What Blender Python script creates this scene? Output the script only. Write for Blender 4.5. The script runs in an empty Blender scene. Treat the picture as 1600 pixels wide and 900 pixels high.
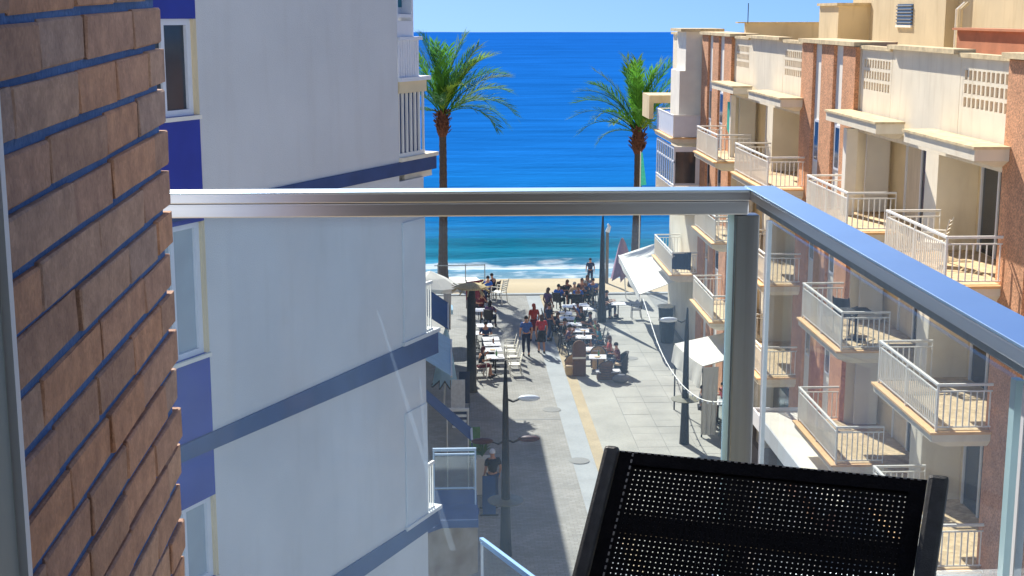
import bpy, bmesh, math, random
from mathutils import Vector, Matrix
random.seed(7)
R = math.radians
sc = bpy.context.scene
col = sc.collection

# ------------------------------------------------------------------ camera
H = 14.4                      # eye height above the street
PITCH, YAW = R(11.0), R(2.6)
F = 2200.0                    # focal length in pixels of the 1600 px wide photograph
cd = bpy.data.cameras.new('camera'); cam = bpy.data.objects.new('camera', cd); col.objects.link(cam)
cd.sensor_width = 36; cd.lens = F/1600*36; cd.clip_start = .05; cd.clip_end = 6000
cam.location = (0, 0, H); cam.rotation_euler = (math.pi/2-PITCH, 0, -YAW)
sc.camera = cam
# ------------------------------------------------------------------ sky and sun
SUN_EL, SUN_AZ = R(39), R(-17)          # azimuth from +Y towards +X
w = bpy.data.worlds.new('World'); sc.world = w; w.use_nodes = True
nt = w.node_tree; nt.nodes.clear()
out = nt.nodes.new('ShaderNodeOutputWorld'); bg = nt.nodes.new('ShaderNodeBackground')
sky = nt.nodes.new('ShaderNodeTexSky'); sky.sky_type = 'NISHITA'; sky.sun_disc = False
sky.sun_elevation = SUN_EL; sky.sun_rotation = SUN_AZ; sky.air_density = 1.0; sky.dust_density = .25; sky.ozone_density = 3.5
tc = nt.nodes.new('ShaderNodeTexCoord'); ad = nt.nodes.new('ShaderNodeVectorMath'); ad.operation = 'ADD'
ad.inputs[1].default_value = (0, 0, .21)
nm = nt.nodes.new('ShaderNodeVectorMath'); nm.operation = 'NORMALIZE'
nt.links.new(tc.outputs['Generated'], ad.inputs[0]); nt.links.new(ad.outputs[0], nm.inputs[0]); nt.links.new(nm.outputs[0], sky.inputs[0])
hs = nt.nodes.new('ShaderNodeHueSaturation'); hs.inputs['Saturation'].default_value = 1.24; hs.inputs['Hue'].default_value = .509
nt.links.new(sky.outputs[0], hs.inputs['Color']); nt.links.new(hs.outputs[0], bg.inputs[0]); nt.links.new(bg.outputs[0], out.inputs[0]); bg.inputs[1].default_value = .07
sd = bpy.data.lights.new('sun', 'SUN'); sun = bpy.data.objects.new('sun', sd); col.objects.link(sun)
sd.energy = 4.7; sd.angle = R(.5); sd.color = (1, .93, .82)
SV = Vector((math.sin(SUN_AZ)*math.cos(SUN_EL), math.cos(SUN_AZ)*math.cos(SUN_EL), math.sin(SUN_EL)))
sun.rotation_euler = SV.to_track_quat('Z', 'Y').to_euler(); sun.location = (0, 0, 40)
sc.view_settings.view_transform = 'Standard'; sc.view_settings.look = 'None'; sc.view_settings.exposure = 1.0; sc.view_settings.gamma = 1
sc.cycles.max_bounces = 8; sc.cycles.transparent_max_bounces = 16

# ------------------------------------------------------------------ helpers
CF = Vector((math.sin(YAW)*math.cos(PITCH), math.cos(YAW)*math.cos(PITCH), -math.sin(PITCH)))
CR = Vector((math.cos(YAW), -math.sin(YAW), 0)); CU = CR.cross(CF); EYE = Vector((0, 0, H))
def ray(px, py): return CF + CR*((px-800)/F) + CU*((450-py)/F)
def PY(px, py, Y): r = ray(px, py); return EYE + r*(Y/r.y)          # survey: sight line to a known depth
def PX(px, py, X): r = ray(px, py); return EYE + r*(X/r.x)
def PZ(px, py, z=0.0): r = ray(px, py); return EYE + r*((z-H)/r.z)
def S(r, g, b):
    f = lambda c: (c/255/12.92 if c <= 10 else ((c/255+.055)/1.055)**2.4)
    return (f(r), f(g), f(b))

class MB:
    def __init__(s): s.v = []; s.f = []
    def add(s, vs, fs):
        b = len(s.v); s.v += [tuple(v) for v in vs]; s.f += [tuple(b+i for i in f) for f in fs]; return s
    def box(s, x0, y0, z0, x1, y1, z1):
        return s.add([(x0,y0,z0),(x1,y0,z0),(x1,y1,z0),(x0,y1,z0),(x0,y0,z1),(x1,y0,z1),(x1,y1,z1),(x0,y1,z1)],
                     [(0,3,2,1),(4,5,6,7),(0,1,5,4),(1,2,6,5),(2,3,7,6),(3,0,4,7)])
    def obox(s, c, a, b, d):
        c, a, b, d = Vector(c), Vector(a), Vector(b), Vector(d)
        vs = [c+a*i+b*j+d*k for k in (-1,1) for (i,j) in ((-1,-1),(1,-1),(1,1),(-1,1))]
        return s.add(vs, [(0,3,2,1),(4,5,6,7),(0,1,5,4),(1,2,6,5),(2,3,7,6),(3,0,4,7)])
    def bar(s, p, q, wx, wz, up=(0,0,1)):
        p, q = Vector(p), Vector(q); d = (q-p); L = d.length; d.normalize(); u = Vector(up)
        if abs(d.dot(u)) > .98: u = Vector((0,1,0))
        x = d.cross(u).normalized(); z = x.cross(d)
        return s.obox((p+q)/2, d*L/2, x*wx/2, z*wz/2)
    def tube(s, pts, rad, n=8, cap=True):
        pts = [Vector(p) for p in pts]; rad = rad if isinstance(rad, (list, tuple)) else [rad]*len(pts)
        vs = []; fs = []
        for i, p in enumerate(pts):
            d = (pts[min(i+1, len(pts)-1)]-pts[max(i-1, 0)]).normalized()
            u = Vector((1,0,0)) if abs(d.x) < .9 else Vector((0,1,0))
            a = d.cross(u).normalized(); b = d.cross(a)
            vs += [p + a*rad[i]*math.cos(2*math.pi*k/n) + b*rad[i]*math.sin(2*math.pi*k/n) for k in range(n)]
        for i in range(len(pts)-1):
            for k in range(n): fs.append((i*n+k, i*n+(k+1)%n, (i+1)*n+(k+1)%n, (i+1)*n+k))
        if cap: fs.append(tuple(range(n-1,-1,-1))); fs.append(tuple((len(pts)-1)*n+k for k in range(n)))
        return s.add(vs, fs)
    def lathe(s, c, prof, n=16):
        c = Vector(c); vs = []; fs = []
        for r, z in prof: vs += [c+Vector((r*math.cos(2*math.pi*k/n), r*math.sin(2*math.pi*k/n), z)) for k in range(n)]
        for i in range(len(prof)-1):
            for k in range(n): fs.append((i*n+k, i*n+(k+1)%n, (i+1)*n+(k+1)%n, (i+1)*n+k))
        fs.append(tuple(range(n-1,-1,-1))); fs.append(tuple((len(prof)-1)*n+k for k in range(n)))
        return s.add(vs, fs)
    def ball(s, c, rx, ry, rz, n=12, m=8, zmin=-1.0):
        prof = []
        t0 = math.acos(max(-1, min(1, -zmin)))  # from bottom
        c = Vector(c); vs = []; fs = []
        a0 = math.asin(zmin)
        for i in range(m+1):
            a = a0 + (math.pi/2-a0)*i/m
            for k in range(n): vs.append(c+Vector((rx*math.cos(a)*math.cos(2*math.pi*k/n), ry*math.cos(a)*math.sin(2*math.pi*k/n), rz*math.sin(a))))
        for i in range(m):
            for k in range(n): fs.append((i*n+k, i*n+(k+1)%n, (i+1)*n+(k+1)%n, (i+1)*n+k))
        fs.append(tuple(range(n-1,-1,-1)))
        return s.add(vs, fs)
    def prism(s, poly, z0, z1):
        n = len(poly); vs = [(x,y,z0) for x,y in poly]+[(x,y,z1) for x,y in poly]
        return s.add(vs, [tuple(range(n-1,-1,-1)), tuple(range(n,2*n))]+[(i,(i+1)%n,n+(i+1)%n,n+i) for i in range(n)])
    def sheet(s, corners, t, nu=1, nv=1, sag=0.0, wob=0.0):
        """thick cloth through four corners a b c d (a-b top edge, d-c bottom edge)"""
        a,b,c,d = [Vector(p) for p in corners]; nrm = (b-a).cross(d-a).normalized(); vs = []; fs = []
        for side in (0,1):
            for j in range(nv+1):
                for i in range(nu+1):
                    u, v = i/nu, j/nv
                    p = (a.lerp(b,u)).lerp(d.lerp(c,u), v)
                    p = p + Vector((0,0,-sag*4*u*(1-u)*(.4+.6*v))) + nrm*(wob*math.sin(u*19)*v) - nrm*(t*side)
                    vs.append(p)
        W = nu+1; N = W*(nv+1)
        for j in range(nv):
            for i in range(nu):
                q = (j*W+i, j*W+i+1, (j+1)*W+i+1, (j+1)*W+i)
                fs.append(q); fs.append(tuple(N+k for k in reversed(q)))
        for i in range(nu):
            fs.append((i+1, i, N+i, N+i+1)); k = nv*W; fs.append((k+i, k+i+1, N+k+i+1, N+k+i))
        for j in range(nv):
            fs.append((j*W, (j+1)*W, N+(j+1)*W, N+j*W)); k = nu; fs.append(((j+1)*W+k, j*W+k, N+j*W+k, N+(j+1)*W+k))
        return s.add(vs, fs)

ORG = {}
def mesh_of(name, mb, org=(0,0,0), smooth=False, bevel=0):
    org = Vector(org)
    me = bpy.data.meshes.new(name); me.from_pydata([tuple(Vector(v)-org) for v in mb.v], [], mb.f); me.update()
    if bevel:
        bm = bmesh.new(); bm.from_mesh(me)
        bmesh.ops.bevel(bm, geom=list(bm.edges), offset=bevel, segments=2, affect='EDGES', profile=.6)
        bm.to_mesh(me); bm.free()
    if smooth:
        for p in me.polygons: p.use_smooth = True
    return me
def tag(o, label=None, cat=None, group=None, kind=None):
    if label: o['label'] = label
    if cat: o['category'] = cat
    if group: o['group'] = group
    if kind: o['kind'] = kind
    return o
def link(name, me, mat, parent=None, org=(0,0,0)):
    o = bpy.data.objects.new(name, me); col.objects.link(o)
    if mat and not me.materials: me.materials.append(mat)
    org = Vector(org); ORG[o.name] = org
    if parent: o.parent = parent; o.location = org-ORG[parent.name]
    else: o.location = org
    return o
def obj(name, mb, mat, parent=None, org=None, label=None, cat=None, group=None, kind=None, smooth=False, bevel=0):
    if org is None:
        if parent: org = ORG[parent.name]
        else:
            xs = [v[0] for v in mb.v]; ys = [v[1] for v in mb.v]; zs = [v[2] for v in mb.v]
            org = ((min(xs)+max(xs))/2, (min(ys)+max(ys))/2, min(zs))
    o = link(name, mesh_of(name, mb, org, smooth, bevel), mat, parent, org)
    return tag(o, label, cat, group, kind)
def inst(name, me, parent, org, mat=None): return link(name, me, mat, parent, org)
def thing(name, label, cat, loc=(0,0,0), group=None):
    o = bpy.data.objects.new(name, None); col.objects.link(o); o.location = loc; o.empty_display_size = .2
    ORG[o.name] = Vector(loc); return tag(o, label, cat, group)
def struct(name, mb, mat, **k): return obj(name, mb, mat, org=(0,0,0), kind='structure', **k)
def dup(root, loc, rz, label, group=None, mats=None, names=None, scale=1):
    """copy of a thing with its parts and sub-parts; mats: part base name -> material"""
    r = root.copy(); col.objects.link(r); r.location = loc; r.rotation_euler = (0,0,rz); r.scale = (scale,)*3
    r['label'] = label
    if group: r['group'] = group
    def rec(src, dst):
        for ch in list(src.children):
            c = ch.copy(); col.objects.link(c); c.parent = dst
            base = ch.name.split('.')[0]
            if mats and base in mats and c.data.materials:
                c.material_slots[0].link = 'OBJECT'; c.material_slots[0].material = mats[base]
            rec(ch, c)
    rec(root, r); return r

# ------------------------------------------------------------------ materials
MATS = {}
def mk(name, base, rough=.75, var=.12, vscale=3.0, bump=.0, bscale=60, metal=0, spec=.35, stain=0, stretch=(1,1,1), tint=None, fine=0):
    m = bpy.data.materials.new(name); m.use_nodes = True; n = m.node_tree; L = n.links.new
    b = n.nodes['Principled BSDF']; b.inputs['Roughness'].default_value = rough; b.inputs['Metallic'].default_value = metal
    b.inputs['Specular IOR Level'].default_value = spec
    g = n.nodes.new('ShaderNodeNewGeometry'); mp = n.nodes.new('ShaderNodeMapping'); mp.inputs['Scale'].default_value = stretch
    L(g.outputs['Position'], mp.inputs[0])
    no = n.nodes.new('ShaderNodeTexNoise'); no.inputs['Scale'].default_value = vscale; no.inputs['Detail'].default_value = 6
    L(mp.outputs[0], no.inputs['Vector'])
    rp = n.nodes.new('ShaderNodeValToRGB')
    lo = tuple(c*(1-var) for c in base); hi = tuple(min(1, c*(1+var)) for c in base)
    if tint: lo = tint
    rp.color_ramp.elements[0].position = .32; rp.color_ramp.elements[0].color = (*lo, 1)
    rp.color_ramp.elements[1].position = .68; rp.color_ramp.elements[1].color = (*hi, 1)
    L(no.outputs[0], rp.inputs[0]); cur = rp.outputs[0]
    if stain:
        mp2 = n.nodes.new('ShaderNodeMapping'); mp2.inputs['Scale'].default_value = (2.2, 2.2, .35); L(g.outputs['Position'], mp2.inputs[0])
        n2 = n.nodes.new('ShaderNodeTexNoise'); n2.inputs['Scale'].default_value = 1.6; n2.inputs['Detail'].default_value = 8; L(mp2.outputs[0], n2.inputs['Vector'])
        r2 = n.nodes.new('ShaderNodeValToRGB'); r2.color_ramp.elements[0].position = .52; r2.color_ramp.elements[0].color = (0,0,0,1)
        r2.color_ramp.elements[1].position = .78; r2.color_ramp.elements[1].color = (stain,)*3+(1,); L(n2.outputs[0], r2.inputs[0])
        mx = n.nodes.new('ShaderNodeMix'); mx.data_type = 'RGBA'; L(r2.outputs[0], mx.inputs[0]); L(cur, mx.inputs[6])
        mx.inputs[7].default_value = (base[0]*.62, base[1]*.53, base[2]*.42, 1); cur = mx.outputs[2]
    if fine:
        vo = n.nodes.new('ShaderNodeTexVoronoi'); vo.inputs['Scale'].default_value = bscale; L(g.outputs['Position'], vo.inputs['Vector'])
        sp = n.nodes.new('ShaderNodeSeparateColor'); L(vo.outputs['Color'], sp.inputs[0])
        mr = n.nodes.new('ShaderNodeMapRange'); mr.inputs[3].default_value = 1-fine; mr.inputs[4].default_value = 1+fine; L(sp.outputs[0], mr.inputs[0])
        m2 = n.nodes.new('ShaderNodeVectorMath'); m2.operation = 'SCALE'; L(cur, m2.inputs[0]); L(mr.outputs[0], m2.inputs['Scale']); cur = m2.outputs[0]
    L(cur, b.inputs['Base Color'])
    if bump:
        nb = n.nodes.new('ShaderNodeTexNoise'); nb.inputs['Scale'].default_value = bscale; nb.inputs['Detail'].default_value = 4; L(g.outputs['Position'], nb.inputs['Vector'])
        bp = n.nodes.new('ShaderNodeBump'); bp.inputs['Strength'].default_value = bump; bp.inputs['Distance'].default_value = .02
        L(nb.outputs[0], bp.inputs['Height']); L(bp.outputs[0], b.inputs['Normal'])
    MATS[name] = m; return m
M_white = mk('white_stucco', (.68,.685,.67), .9, .05, .7, .35, 70, stain=.12)
M_navy = mk('navy_paint', S(46,64,158), .6, .10, 2, .1, 60)
M_band = mk('navy_band', S(58,80,124), .7, .12, 3, .1, 40)
M_cream = mk('cream_stucco', S(233,223,200), .88, .06, 1.1, .25, 60, stain=.34)
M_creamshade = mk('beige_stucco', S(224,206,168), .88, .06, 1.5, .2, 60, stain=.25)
M_beige = mk('roof_beige', S(210,192,156), .9, .10, .6, .2, 30, stain=.35)
M_terra = mk('terracotta_roughcast', S(206,152,114), .92, .12, 2.5, .6, 34, fine=.28)
M_terrawall = mk('terracotta_plaster', S(196,132,96), .92, .12, 2, .3, 40)
M_whitestrip = mk('white_strip', S(238,232,218), .85, .05, 2, .15, 50)
M_tan = mk('tan_tile', S(232,188,132), .7, .10, 4, .1, 40)
M_rail = mk('white_rail_paint', S(236,234,226), .45, .04, 3)
M_cap = mk('weathered_cap', S(212,192,152), .9, .22, 5, .3, 30, stain=.5)
M_glassdark = mk('dark_pane', S(46,58,68), .12, .2, 2, spec=.6)
M_shutter = mk('grey_white_door', S(214,214,212), .5, .04, 2)
M_curtain = mk('curtain', S(205,195,175), .9, .1, 3, stretch=(6,6,.4))
M_floor = mk('balcony_tile', S(205,180,140), .7, .16, 9, fine=.16, bscale=9)
M_ochre = mk('ochre_plaster', S(206,140,66), .9, .15, 3, .2, 40)
M_steel = mk('brushed_steel', (.55,.57,.60), .3, .05, 3, 0, 40, metal=1, stretch=(.4,.4,30))
M_steeltop = mk('sky_tinted_steel', (.50,.67,.84), .30, .04, 5, .02, 120, metal=1)  # blue of the reflected sky painted into the steel colour
M_steeldark = mk('post_steel', (.20,.215,.22), .32, .1, 3, 0, 40, metal=.9, stretch=(20,20,.3))
M_alu = mk('white_aluminium', S(222,226,232), .4, .03, 3)
M_jamb = mk('grey_green_panel', S(158,164,158), .6, .05, 2)
M_mortar = mk('sky_tinted_mortar', S(84,116,166), .9, .14, 20, .5, 120)  # blue sky light on the joint ledges painted into the mortar colour
M_stone = mk('street_pale', S(166,163,154), .9, .15, .6, .15, 18, fine=.05)
M_gutter = mk('gutter_concrete', S(162,165,166), .9, .08, 1.0, .15, 18, fine=.05)
M_tanstrip = mk('tan_pavers', S(178,160,128), .9, .10, 1.5, .15, 18, fine=.06)
M_slab = mk('paving_slab', S(165,162,154), .9, .14, .7, .15, 18, fine=.04)
M_joint = mk('joint', S(142,141,138), .95, .08, 2)
M_sand = mk('sand', S(190,170,138), .95, .12, .35, .3, 6, stretch=(.25,1,1))
M_trunk = mk('palm_trunk', S(72,64,60), .95, .3, 9, .8, 24, stretch=(1,1,3))
M_boot = mk('palm_boot', S(84,54,42), .95, .4, 14, .8, 30)
M_frond = mk('palm_green', S(84,140,52), .75, .3, 1.6, spec=.15)
M_frond2 = mk('palm_yellow_green', S(128,160,62), .75, .3, 1.6, spec=.15)
M_frond3 = mk('palm_blue_green', S(76,126,76), .75, .3, 1.6, spec=.15)
M_iron = mk('dark_iron', S(27,25,29), .6, .2, 4)
M_lumwhite = mk('lamp_white', S(226,232,240), .35, .04, 4)
M_lumred = mk('lamp_maroon', S(74,36,44), .5, .1, 4)
M_canvas = mk('white_canvas', S(222,218,208), .9, .06, 2, .1, 20)
M_bluecan = mk('blue_canvas', S(54,88,140), .9, .1, 2, .1, 20)
M_palecan = mk('pale_blue_canvas', S(176,214,236), .9, .06, 3, .1, 20)
M_blk = mk('black_fabric', (.006,.006,.008), .85, .3, 40, .3, 300, spec=.15)
M_weave = mk('black_weave', (.005,.005,.007), .75, .3, 60, spec=.15)
M_chframe = mk('dark_grey_powdercoat', (.048,.052,.057), .5, .2, 60, .2, 500, spec=.4)
def simple(name, rgb, rough=.85, var=.12): return mk(name, S(*rgb), rough, var, 8)
for m_ in (M_frond, M_frond2, M_frond3):
    n_ = m_.node_tree; b_ = n_.nodes['Principled BSDF']; o_ = [q for q in n_.nodes if q.type == 'OUTPUT_MATERIAL'][0]
    t_ = n_.nodes.new('ShaderNodeBsdfTranslucent'); x_ = n_.nodes.new('ShaderNodeMixShader'); x_.inputs[0].default_value = .4
    n_.links.new(b_.inputs['Base Color'].links[0].from_socket, t_.inputs[0]); n_.links.new(b_.outputs[0], x_.inputs[1]); n_.links.new(t_.outputs[0], x_.inputs[2]); n_.links.new(x_.outputs[0], o_.inputs[0])
C = {k: simple('cloth_'+k, v) for k, v in dict(blue=(66,100,170), red=(186,34,44), rust=(176,58,42), navy=(30,40,74), black=(28,26,32), darkred=(104,26,36),
     royal=(40,96,190), green=(90,140,90), teal=(50,130,150), grey=(120,122,130), brown=(110,76,58), purple=(92,66,104), white=(232,230,226), beige=(206,178,140), pink=(214,120,140), denim=(52,72,110)).items()}
M_skin = simple('skin', (196,142,112), .6, .06); M_skin2 = simple('skin_tanned', (158,104,78), .6, .06)
M_hairdark = simple('hair_dark', (34,26,24)); M_hairbrown = simple('hair_brown', (86,56,38)); M_hairgrey = simple('hair_grey', (160,154,148))
M_shoe = simple('shoe', (40,38,42))
M_wicker = mk('brown_wicker', S(112,76,50), .8, .3, 30, .6, 90); M_wickertan = mk('tan_wicker', S(206,168,112), .8, .25, 30, .6, 90)
M_chairwhite = simple('chair_white', (228,222,208), .5, .05); M_chairdark = simple('chair_dark', (44,40,42), .6, .1)
M_tabletop = simple('table_white', (226,224,226), .4, .05)
M_wood = simple('dark_wood', (66,52,44), .8, .25)
M_thatch = mk('thatch', S(206,186,140), .95, .3, 20, .8, 40)
M_maroon = simple('maroon_canvas', (112,28,40)); M_purple = simple('purple_pattern', (150,120,140)); M_tealflag = simple('teal_flag', (70,200,180))
M_mosaic = mk('mosaic', S(150,146,134), .8, .2, 2.2, .1, 20, tint=S(126,112,96)); M_leaf = simple('leaf', (70,110,50))

def brick_mat(i, base):
    m = mk('brick_%d' % i, base, .9, .16, 26, .3, 170, stretch=(1,1,1.0), tint=tuple(c*k for c, k in zip(base, (.82,.81,.84))), fine=.10); return m
BRICKS = [brick_mat(i, S(*c)) for i, c in enumerate([(178,140,116),(170,136,116),(162,138,124),(182,140,112),(164,132,112),(174,144,124)])]

def glass_mat(name, tint, dust_veil, dcol):
    m = bpy.data.materials.new(name); m.use_nodes = True; n = m.node_tree; n.nodes.clear(); L = n.links.new
    o = n.nodes.new('ShaderNodeOutputMaterial'); tr = n.nodes.new('ShaderNodeBsdfTransparent'); tr.inputs[0].default_value = (*tint, 1)
    gl = n.nodes.new('ShaderNodeBsdfGlossy'); gl.inputs['Roughness'].default_value = .0
    fr = n.nodes.new('ShaderNodeFresnel'); fr.inputs[0].default_value = 1.16
    mx = n.nodes.new('ShaderNodeMixShader'); gq = n.nodes.new('ShaderNodeNewGeometry'); io = n.nodes.new('ShaderNodeMapRange'); io.inputs[3].default_value = 1.16; io.inputs[4].default_value = 1/1.16
    L(gq.outputs['Backfacing'], io.inputs[0]); L(io.outputs[0], fr.inputs[0])      # same reflection from both faces of the pane
    L(fr.outputs[0], mx.inputs[0]); L(tr.outputs[0], mx.inputs[1]); L(gl.outputs[0], mx.inputs[2])
    d1 = n.nodes.new('ShaderNodeBsdfDiffuse'); d1.inputs[0].default_value = (*dcol, 1); d2 = n.nodes.new('ShaderNodeBsdfTranslucent'); d2.inputs[0].default_value = (*dcol, 1)
    df = n.nodes.new('ShaderNodeMixShader'); df.inputs[0].default_value = .65; L(d1.outputs[0], df.inputs[1]); L(d2.outputs[0], df.inputs[2])   # salt film scatters light through; also paints in the sky-reflection haze
    g = n.nodes.new('ShaderNodeNewGeometry'); no = n.nodes.new('ShaderNodeTexNoise'); no.inputs['Scale'].default_value = 1.4; no.inputs['Detail'].default_value = 7
    mp = n.nodes.new('ShaderNodeMapping'); mp.inputs['Scale'].default_value = (1.6,1.6,.7); L(g.outputs['Position'], mp.inputs[0]); L(mp.outputs[0], no.inputs['Vector'])
    mr = n.nodes.new('ShaderNodeMapRange'); mr.inputs[1].default_value = .3; mr.inputs[2].default_value = .8; mr.inputs[3].default_value = dust_veil*.2; mr.inputs[4].default_value = dust_veil*2.2
    L(no.outputs[0], mr.inputs[0])
    m2 = n.nodes.new('ShaderNodeMixShader'); L(mr.outputs[0], m2.inputs[0]); L(mx.outputs[0], m2.inputs[1]); L(df.outputs[0], m2.inputs[2]); L(m2.outputs[0], o.inputs[0])
    return m
M_pane = glass_mat('balustrade_glass', (.88,.925,.945), .027, (.42,.66,.98))  # blue film colour stands in for the haze of reflected sky
M_clear = glass_mat('thin_glass', (.86,.92,.94), .06, (.7,.75,.8))
M_glassedge = mk('glass_edge', S(170,205,215), .2, .1, 3, spec=.6)

# street pavers: small blocks laid in rows, flat colour and joints in the material
def paver_mat():
    m = mk('small_pavers', S(160,157,151), .9, .17, .45, .12, 20)
    n = m.node_tree; L = n.links.new; b = n.nodes['Principled BSDF']
    src = b.inputs['Base Color'].links[0].from_socket
    g = n.nodes.new('ShaderNodeNewGeometry')
    br = n.nodes.new('ShaderNodeTexBrick'); br.inputs['Scale'].default_value = 1; br.inputs['Brick Width'].default_value = .22; br.inputs['Row Height'].default_value = .12
    br.inputs['Mortar Size'].default_value = .008; br.inputs['Color1'].default_value = (1,1,1,1); br.inputs['Color2'].default_value = (.80,.79,.78,1); br.inputs['Mortar'].default_value = (.62,.60,.58,1)
    L(g.outputs['Position'], br.inputs['Vector'])
    mx = n.nodes.new('ShaderNodeMix'); mx.data_type = 'RGBA'; mx.blend_type = 'MULTIPLY'; mx.inputs[0].default_value = 1
    L(src, mx.inputs[6]); L(br.outputs['Color'], mx.inputs[7]); L(mx.outputs[2], b.inputs['Base Color']); return m
M_paver = paver_mat()

def sea_mat():
    m = bpy.data.materials.new('sea_water'); m.use_nodes = True; n = m.node_tree; L = n.links.new
    b = n.nodes['Principled BSDF']; b.inputs['Roughness'].default_value = .35; b.inputs['Specular IOR Level'].default_value = .0
    g = n.nodes.new('ShaderNodeNewGeometry'); sx = n.nodes.new('ShaderNodeSeparateXYZ'); L(g.outputs['Position'], sx.inputs[0])
    def noise(scale, stretch, det=4):
        mp = n.nodes.new('ShaderNodeMapping'); mp.inputs['Scale'].default_value = stretch; L(g.outputs['Position'], mp.inputs[0])
        no = n.nodes.new('ShaderNodeTexNoise'); no.inputs['Scale'].default_value = scale; no.inputs['Detail'].default_value = det; L(mp.outputs[0], no.inputs['Vector']); return no.outputs[0]
    def math_(op, a, bb):
        q = n.nodes.new('ShaderNodeMath'); q.operation = op
        for i, v in enumerate((a, bb)):
            if isinstance(v, (int, float)): q.inputs[i].default_value = v
            else: L(v, q.inputs[i])
        return q.outputs[0]
    y = sx.outputs[1]
    wig = math_('MULTIPLY', math_('SUBTRACT', noise(.06, (1,.4,1), 3), .5), 3.0)
    yy = math_('ADD', y, wig)
    t = math_('LOGARITHM', math_('MAXIMUM', math_('SUBTRACT', yy, 78.0), 1.0), 2.718)      # depth of the sea bed grows outward
    f = math_('DIVIDE', t, 7.1)
    rp = n.nodes.new('ShaderNodeValToRGB'); L(f, rp.inputs[0]); cr = rp.color_ramp
    # log(distance beyond y=78): 83 -> .23, 86 -> .29, 92 -> .37, 98 -> .42, 110 -> .49, 160 -> .62, 300 -> .76, 1200 -> .99
    cr.elements[0].position = .20; cr.elements[0].color = (.20,.28,.32,1)
    cr.elements[1].position = 1.0; cr.elements[1].color = (.009,.10,.40,1)
    for p, c in ((.28, (.16,.30,.40)), (.315, (.06,.24,.38)), (.36, (.012,.19,.30)), (.405, (.006,.15,.25)), (.43, (.008,.16,.33)), (.50, (.008,.145,.40)), (.62, (.008,.118,.40)), (.84, (.008,.105,.40))):
        e = cr.elements.new(p); e.color = (*c, 1)
    # wave faces: their bright and dark reflection streaks painted into the water colour
    st = noise(.55, (.10,.55,1), 5); st2 = noise(.09, (.06,.5,1), 5)
    mr = n.nodes.new('ShaderNodeMapRange'); mr.inputs[1].default_value = .3; mr.inputs[2].default_value = .7; mr.inputs[3].default_value = .74; mr.inputs[4].default_value = 1.27
    L(math_('ADD', math_('MULTIPLY', st, .6), math_('MULTIPLY', st2, .4)), mr.inputs[0])
    sc_ = n.nodes.new('ShaderNodeVectorMath'); sc_.operation = 'SCALE'; L(rp.outputs[0], sc_.inputs[0]); L(mr.outputs[0], sc_.inputs['Scale'])
    # foam
    def band(c, h):
        q = math_('ABSOLUTE', math_('SUBTRACT', yy, c), 0); return math_('SUBTRACT', 1.0, math_('DIVIDE', q, h))
    lace = noise(1.5, (.5,1,1), 8)
    lace2 = noise(.35, (.35,1,1), 4)
    fo = math_('MAXIMUM', math_('MULTIPLY', band(87.2, 1.1), 2.1), math_('MAXIMUM', math_('MULTIPLY', band(83.0, .7), 2.2), math_('MULTIPLY', band(85.0, 2.6), .75)))
    fo = math_('ADD', fo, math_('MULTIPLY', math_('SUBTRACT', lace, .5), 3.2)); fo = math_('ADD', fo, math_('MULTIPLY', math_('SUBTRACT', lace2, .55), 2.4))
    fm = n.nodes.new('ShaderNodeMapRange'); fm.inputs[1].default_value = .35; fm.inputs[2].default_value = 1.1; L(fo, fm.inputs[0])
    mx = n.nodes.new('ShaderNodeMix'); mx.data_type = 'RGBA'; L(fm.outputs[0], mx.inputs[0]); L(sc_.outputs[0], mx.inputs[6]); mx.inputs[7].default_value = (.62,.68,.72,1)
    L(mx.outputs[2], b.inputs['Base Color'])
    bp = n.nodes.new('ShaderNodeBump'); bp.inputs['Strength'].default_value = .6; bp.inputs['Distance'].default_value = .5
    L(math_('ADD', st, math_('MULTIPLY', noise(2.2, (.35,1,1), 3), .4)), bp.inputs['Height']); L(bp.outputs[0], b.inputs['Normal'])
    return m
M_sea = sea_mat()

# ------------------------------------------------------------------ setting
struct('street', MB().box(-60,-40,-.6, 4.0,72,0), M_paver)
struct('gutter', MB().box(4.0,-40,-.6, 4.72,72,-.012), M_gutter)
struct('paver_strip', MB().box(4.72,-40,-.6, 5.12,72,.004), M_tanstrip)
struct('footway', MB().box(5.12,-40,-.6, 6.32,72,-.004), M_stone)
pv = struct('pavement', MB().box(6.32,-40,-.6, 60,72,-.012), M_joint)
slab_me = [mesh_of('paving_slab', MB().box(-.492,-.392,-.02,.492,.392,0), (0,0,0), bevel=.006) for _ in range(3)]
for j in range(40):
    for i in range(4):
        a = inst('paving_slab', random.choice(slab_me), pv, (6.83+i+.5*(j%2)*(1 if i < 3 else 0)*0, 40.4+j*.795, random.uniform(-.004,.003)), M_slab)
for j in range(6):
    for i in range(4):
        pass
mb = MB(); mb.box(-60,72,-.6,60,72.35,.05); struct('promenade_kerb', mb, M_gutter)
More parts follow.
